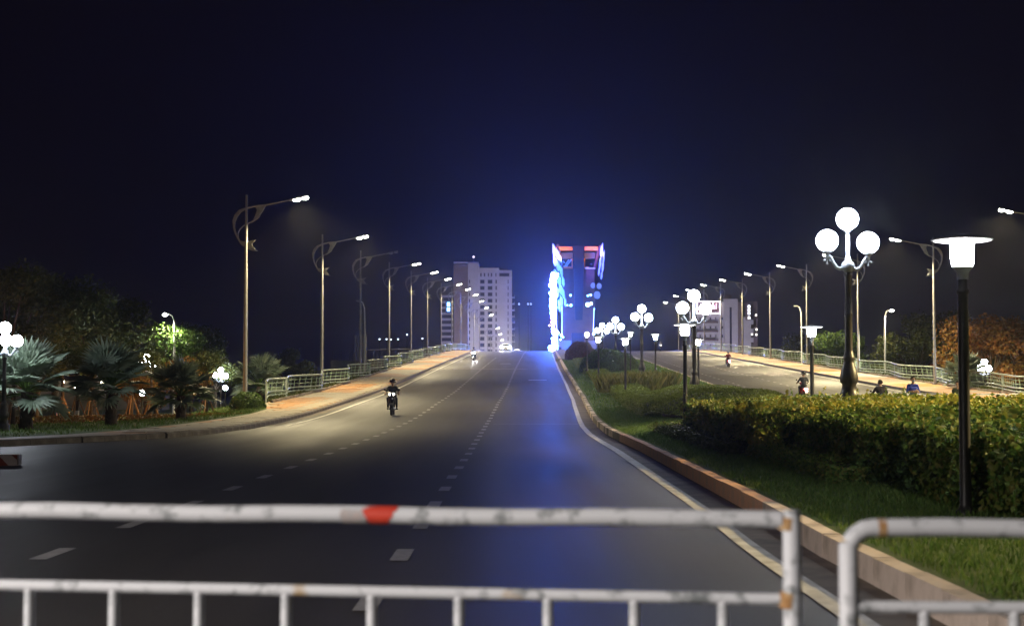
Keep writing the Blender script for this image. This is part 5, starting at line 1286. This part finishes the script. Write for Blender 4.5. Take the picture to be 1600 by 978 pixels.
ride(1255, 91, True, 'red motorbike seen from behind above the hedge, tail light glowing', 'person in a dark grey jacket and black helmet riding the red motorbike away', m_bikered, m_sh_d, m_hel)
b, r_ = ride(1375, 68, True, 'dark motorbike mostly hidden behind the hedge, one mirror showing', 'bare headed person in black seen from behind, riding behind the hedge', m_bikeblk, m_sh_k, None)
r_.scale = (1.06,1.06,1.06); r_.location.z -= .03
ride(1138, 165, True, 'red motorbike far up the right carriageway seen from behind', 'person with a grey helmet on the far red motorbike', m_bikered, m_sh_r, m_helw, vox=.02)
ride(1032, 272, False, 'small motorbike coming over the far end of the right carriageway', 'person in white on the motorbike at the far end of the right carriageway', m_bikeblk, m_sh_w, m_helw, vox=.03)
ride(740, 192, False, 'motorbike with a dazzling white headlight far up the left carriageway', 'person riding the far motorbike with the dazzling headlight', m_bikeblk, m_sh_d, m_hel, vox=.025, hm=m_head)
motorbike('parked motorbike at the gap of the far barriers with a pink red tail light', (at(1578,600,65).x, 65, zr(65)+.01), R(-8), m_bikeblk, 'rear')
def stander(label, loc, rz, shirt, pants, crossed, mask, voxel=.010):
    p = empty('person', loc, rz, label, 'person'); caps = []     # faces +Y
    caps += [((-.07,0,.92),(.07,0,.92),.115,.115,1), ((0,0,.98),(0,.01,1.15),.125,.14,0), ((-.09,.01,1.22),(.09,.01,1.22),.12,.12,0), ((-.15,0,1.37),(.15,0,1.37),.07,.07,0), ((0,0,1.39),(0,.015,1.49),.060,.052,2)]
    for s in (-1,1):
        caps += [((s*.085,0,.90),(s*.10,.02,.50),.085,.06,1), ((s*.10,.02,.50),(s*.11,-.02,.10),.058,.042,1), ((s*.11,-.02,.05),(s*.12,.16,.04),.045,.038,3)]
        if crossed:
            caps += [((s*.19,0,1.36),(s*.25,.06,1.10),.058,.048,0), ((s*.25,.06,1.10),(-s*.02,.20,1.13+s*.02),.044,.032,2)]
            hand(caps, (-s*.03,.20,1.13+s*.02), (-s,0,.1), (0,-1,0), (0,0,1), .5)
        else:
            caps += [((s*.19,0,1.36),(s*.25,-.02,1.10),.056,.046,0), ((s*.25,-.02,1.10),(s*.27,.06,.86),.041,.030,2)]
            hand(caps, (s*.272,.065,.845), (0,.15,-1), (-s,0,0), (0,1,0), .5)
    head_caps(caps, (0,.03,1.60), (0,1,0))
    remesh_body('body', caps, [shirt, pants, m_skin, m_hair], p, voxel)
    person_parts(p, (0,.03,1.60), (0,1,0), True, None, mask); return p
stander('person in a blue shirt and face mask standing with arms crossed behind the hedge', (at(1426,600,62).x, 62, zr(62)+.19), PI+R(8), m_sh_b, m_pt, True, True)
stander('person in dark green half hidden by the nearest mushroom lamp post', (at(1497,600,61).x, 61, zr(61)+.02), PI-R(30), m_sh_gr, m_pt, False, False)
def car(label, loc, rz, paint):
    t = empty('car', loc, rz, label, 'car')   # front towards -Y
    def loft(secs, name, mat, parent):
        m = MB(); rings = [[(x*w_, y, z) for x, z in ((-.92,z0),(-1,z0+.15*(z1-z0)),(-1,z0+.7*(z1-z0)),(-.86,z1),(.86,z1),(1,z0+.7*(z1-z0)),(1,z0+.15*(z1-z0)),(.92,z0))] for y, z0, z1, w_ in secs]
        for a, b in zip(rings[:-1], rings[1:]): m.add(a+b, [(k,(k+1)%8,8+(k+1)%8,8+k) for k in range(8)], 0, False)
        m.add(rings[0], [tuple(range(7,-1,-1))]); m.add(rings[-1], [tuple(range(8))]); return m.build(name, mat, parent)
    body = loft([(-2.2,.30,.62,.78),(-2.1,.24,.78,.86),(-1.2,.22,.92,.90),(-.8,.22,.95,.90),(1.6,.22,.98,.90),(2.15,.28,.95,.84),(2.2,.4,.8,.78)], 'body', paint, t)
    loft([(-.95,.93,.96,.80),(-.25,.94,1.42,.66),(.9,.94,1.46,.66),(1.7,.95,1.0,.78)], 'cabin', paint, t)
    m = MB(); m.add([(-.68,-.93,.99),(.68,-.93,.99),(.55,-.30,1.38),(-.55,-.30,1.38)], [(0,1,2,3)]); m.build('windscreen', m_glass, t)
    for s in (-1,1):
        m = MB(); m.add([(s*.80,-.7,1.0),(s*.80,1.4,1.02),(s*.69,.85,1.38),(s*.69,-.2,1.36)], [(0,1,2,3)]); m.build('side_window', m_glass, t)
        m = MB(); m.ball((s*.66,-2.14,.68), .2, 12, 8, 0, (1.3,.5,.85)); m.build('headlight', m_carhead, t)
        m = MB(); m.box((s*.98,-.6,1.02), (.18,.1,.13)); m.build('mirror', paint, t)
        for y in (-1.35,1.35):
            m = MB(); m.tube([(s*.72,y,.31),(s*.92,y,.31)], .31, 16); w_ = m.build('wheel', m_tyre, t); m = MB(); m.tube([(s*.90,y,.31),(s*.93,y,.31)], .19, 10); m.build('rim', m_chrome, w_)
    m = MB(); m.box((0,-2.2,.60), (.8,.06,.14)); m.build('grille', m_bikeblk, t)
    m = MB(); m.box((0,-2.22,.42), (.5,.03,.12)); m.build('number_plate', m_white, t); return t
cp = M('white_car_paint', (.75,.75,.77), None, rough=.25, coat=.6)
c = car('white car with dazzling headlights coming over the crest of the left carriageway', (at(790,548,282).x, 282, zr(282)+.01), 0, cp); c.rotation_euler.x = math.atan(zr(282.5)-zr(281.5))
c = car('white car mostly hidden beyond the crest, right of the bright one', (at(808,548,352).x, 352, zr(352)+.01), 0, cp)

# ================================================================== HAZE
hz = MB(); hz.box((0, 950, 36), (3000, 2300, 78))
m = bpy.data.materials.new('haze'); m.use_nodes = True; nt = m.node_tree; nt.nodes.remove(nt.nodes['Principled BSDF'])
pv_ = nt.nodes.new('ShaderNodeVolumePrincipled'); pv_.inputs['Color'].default_value = (.86,.88,.95,1); pv_.inputs['Density'].default_value = HAZE; pv_.inputs['Anisotropy'].default_value = .85
nt.links.new(pv_.outputs[0], nt.nodes['Material Output'].inputs['Volume'])
m.cycles.volume_sampling = 'MULTIPLE_IMPORTANCE'
hzo = hz.build('haze', m); hzo['kind'] = 'stuff'; hzo['label'] = 'thin night haze hanging over the whole road and bridge'; hzo['category'] = 'haze'
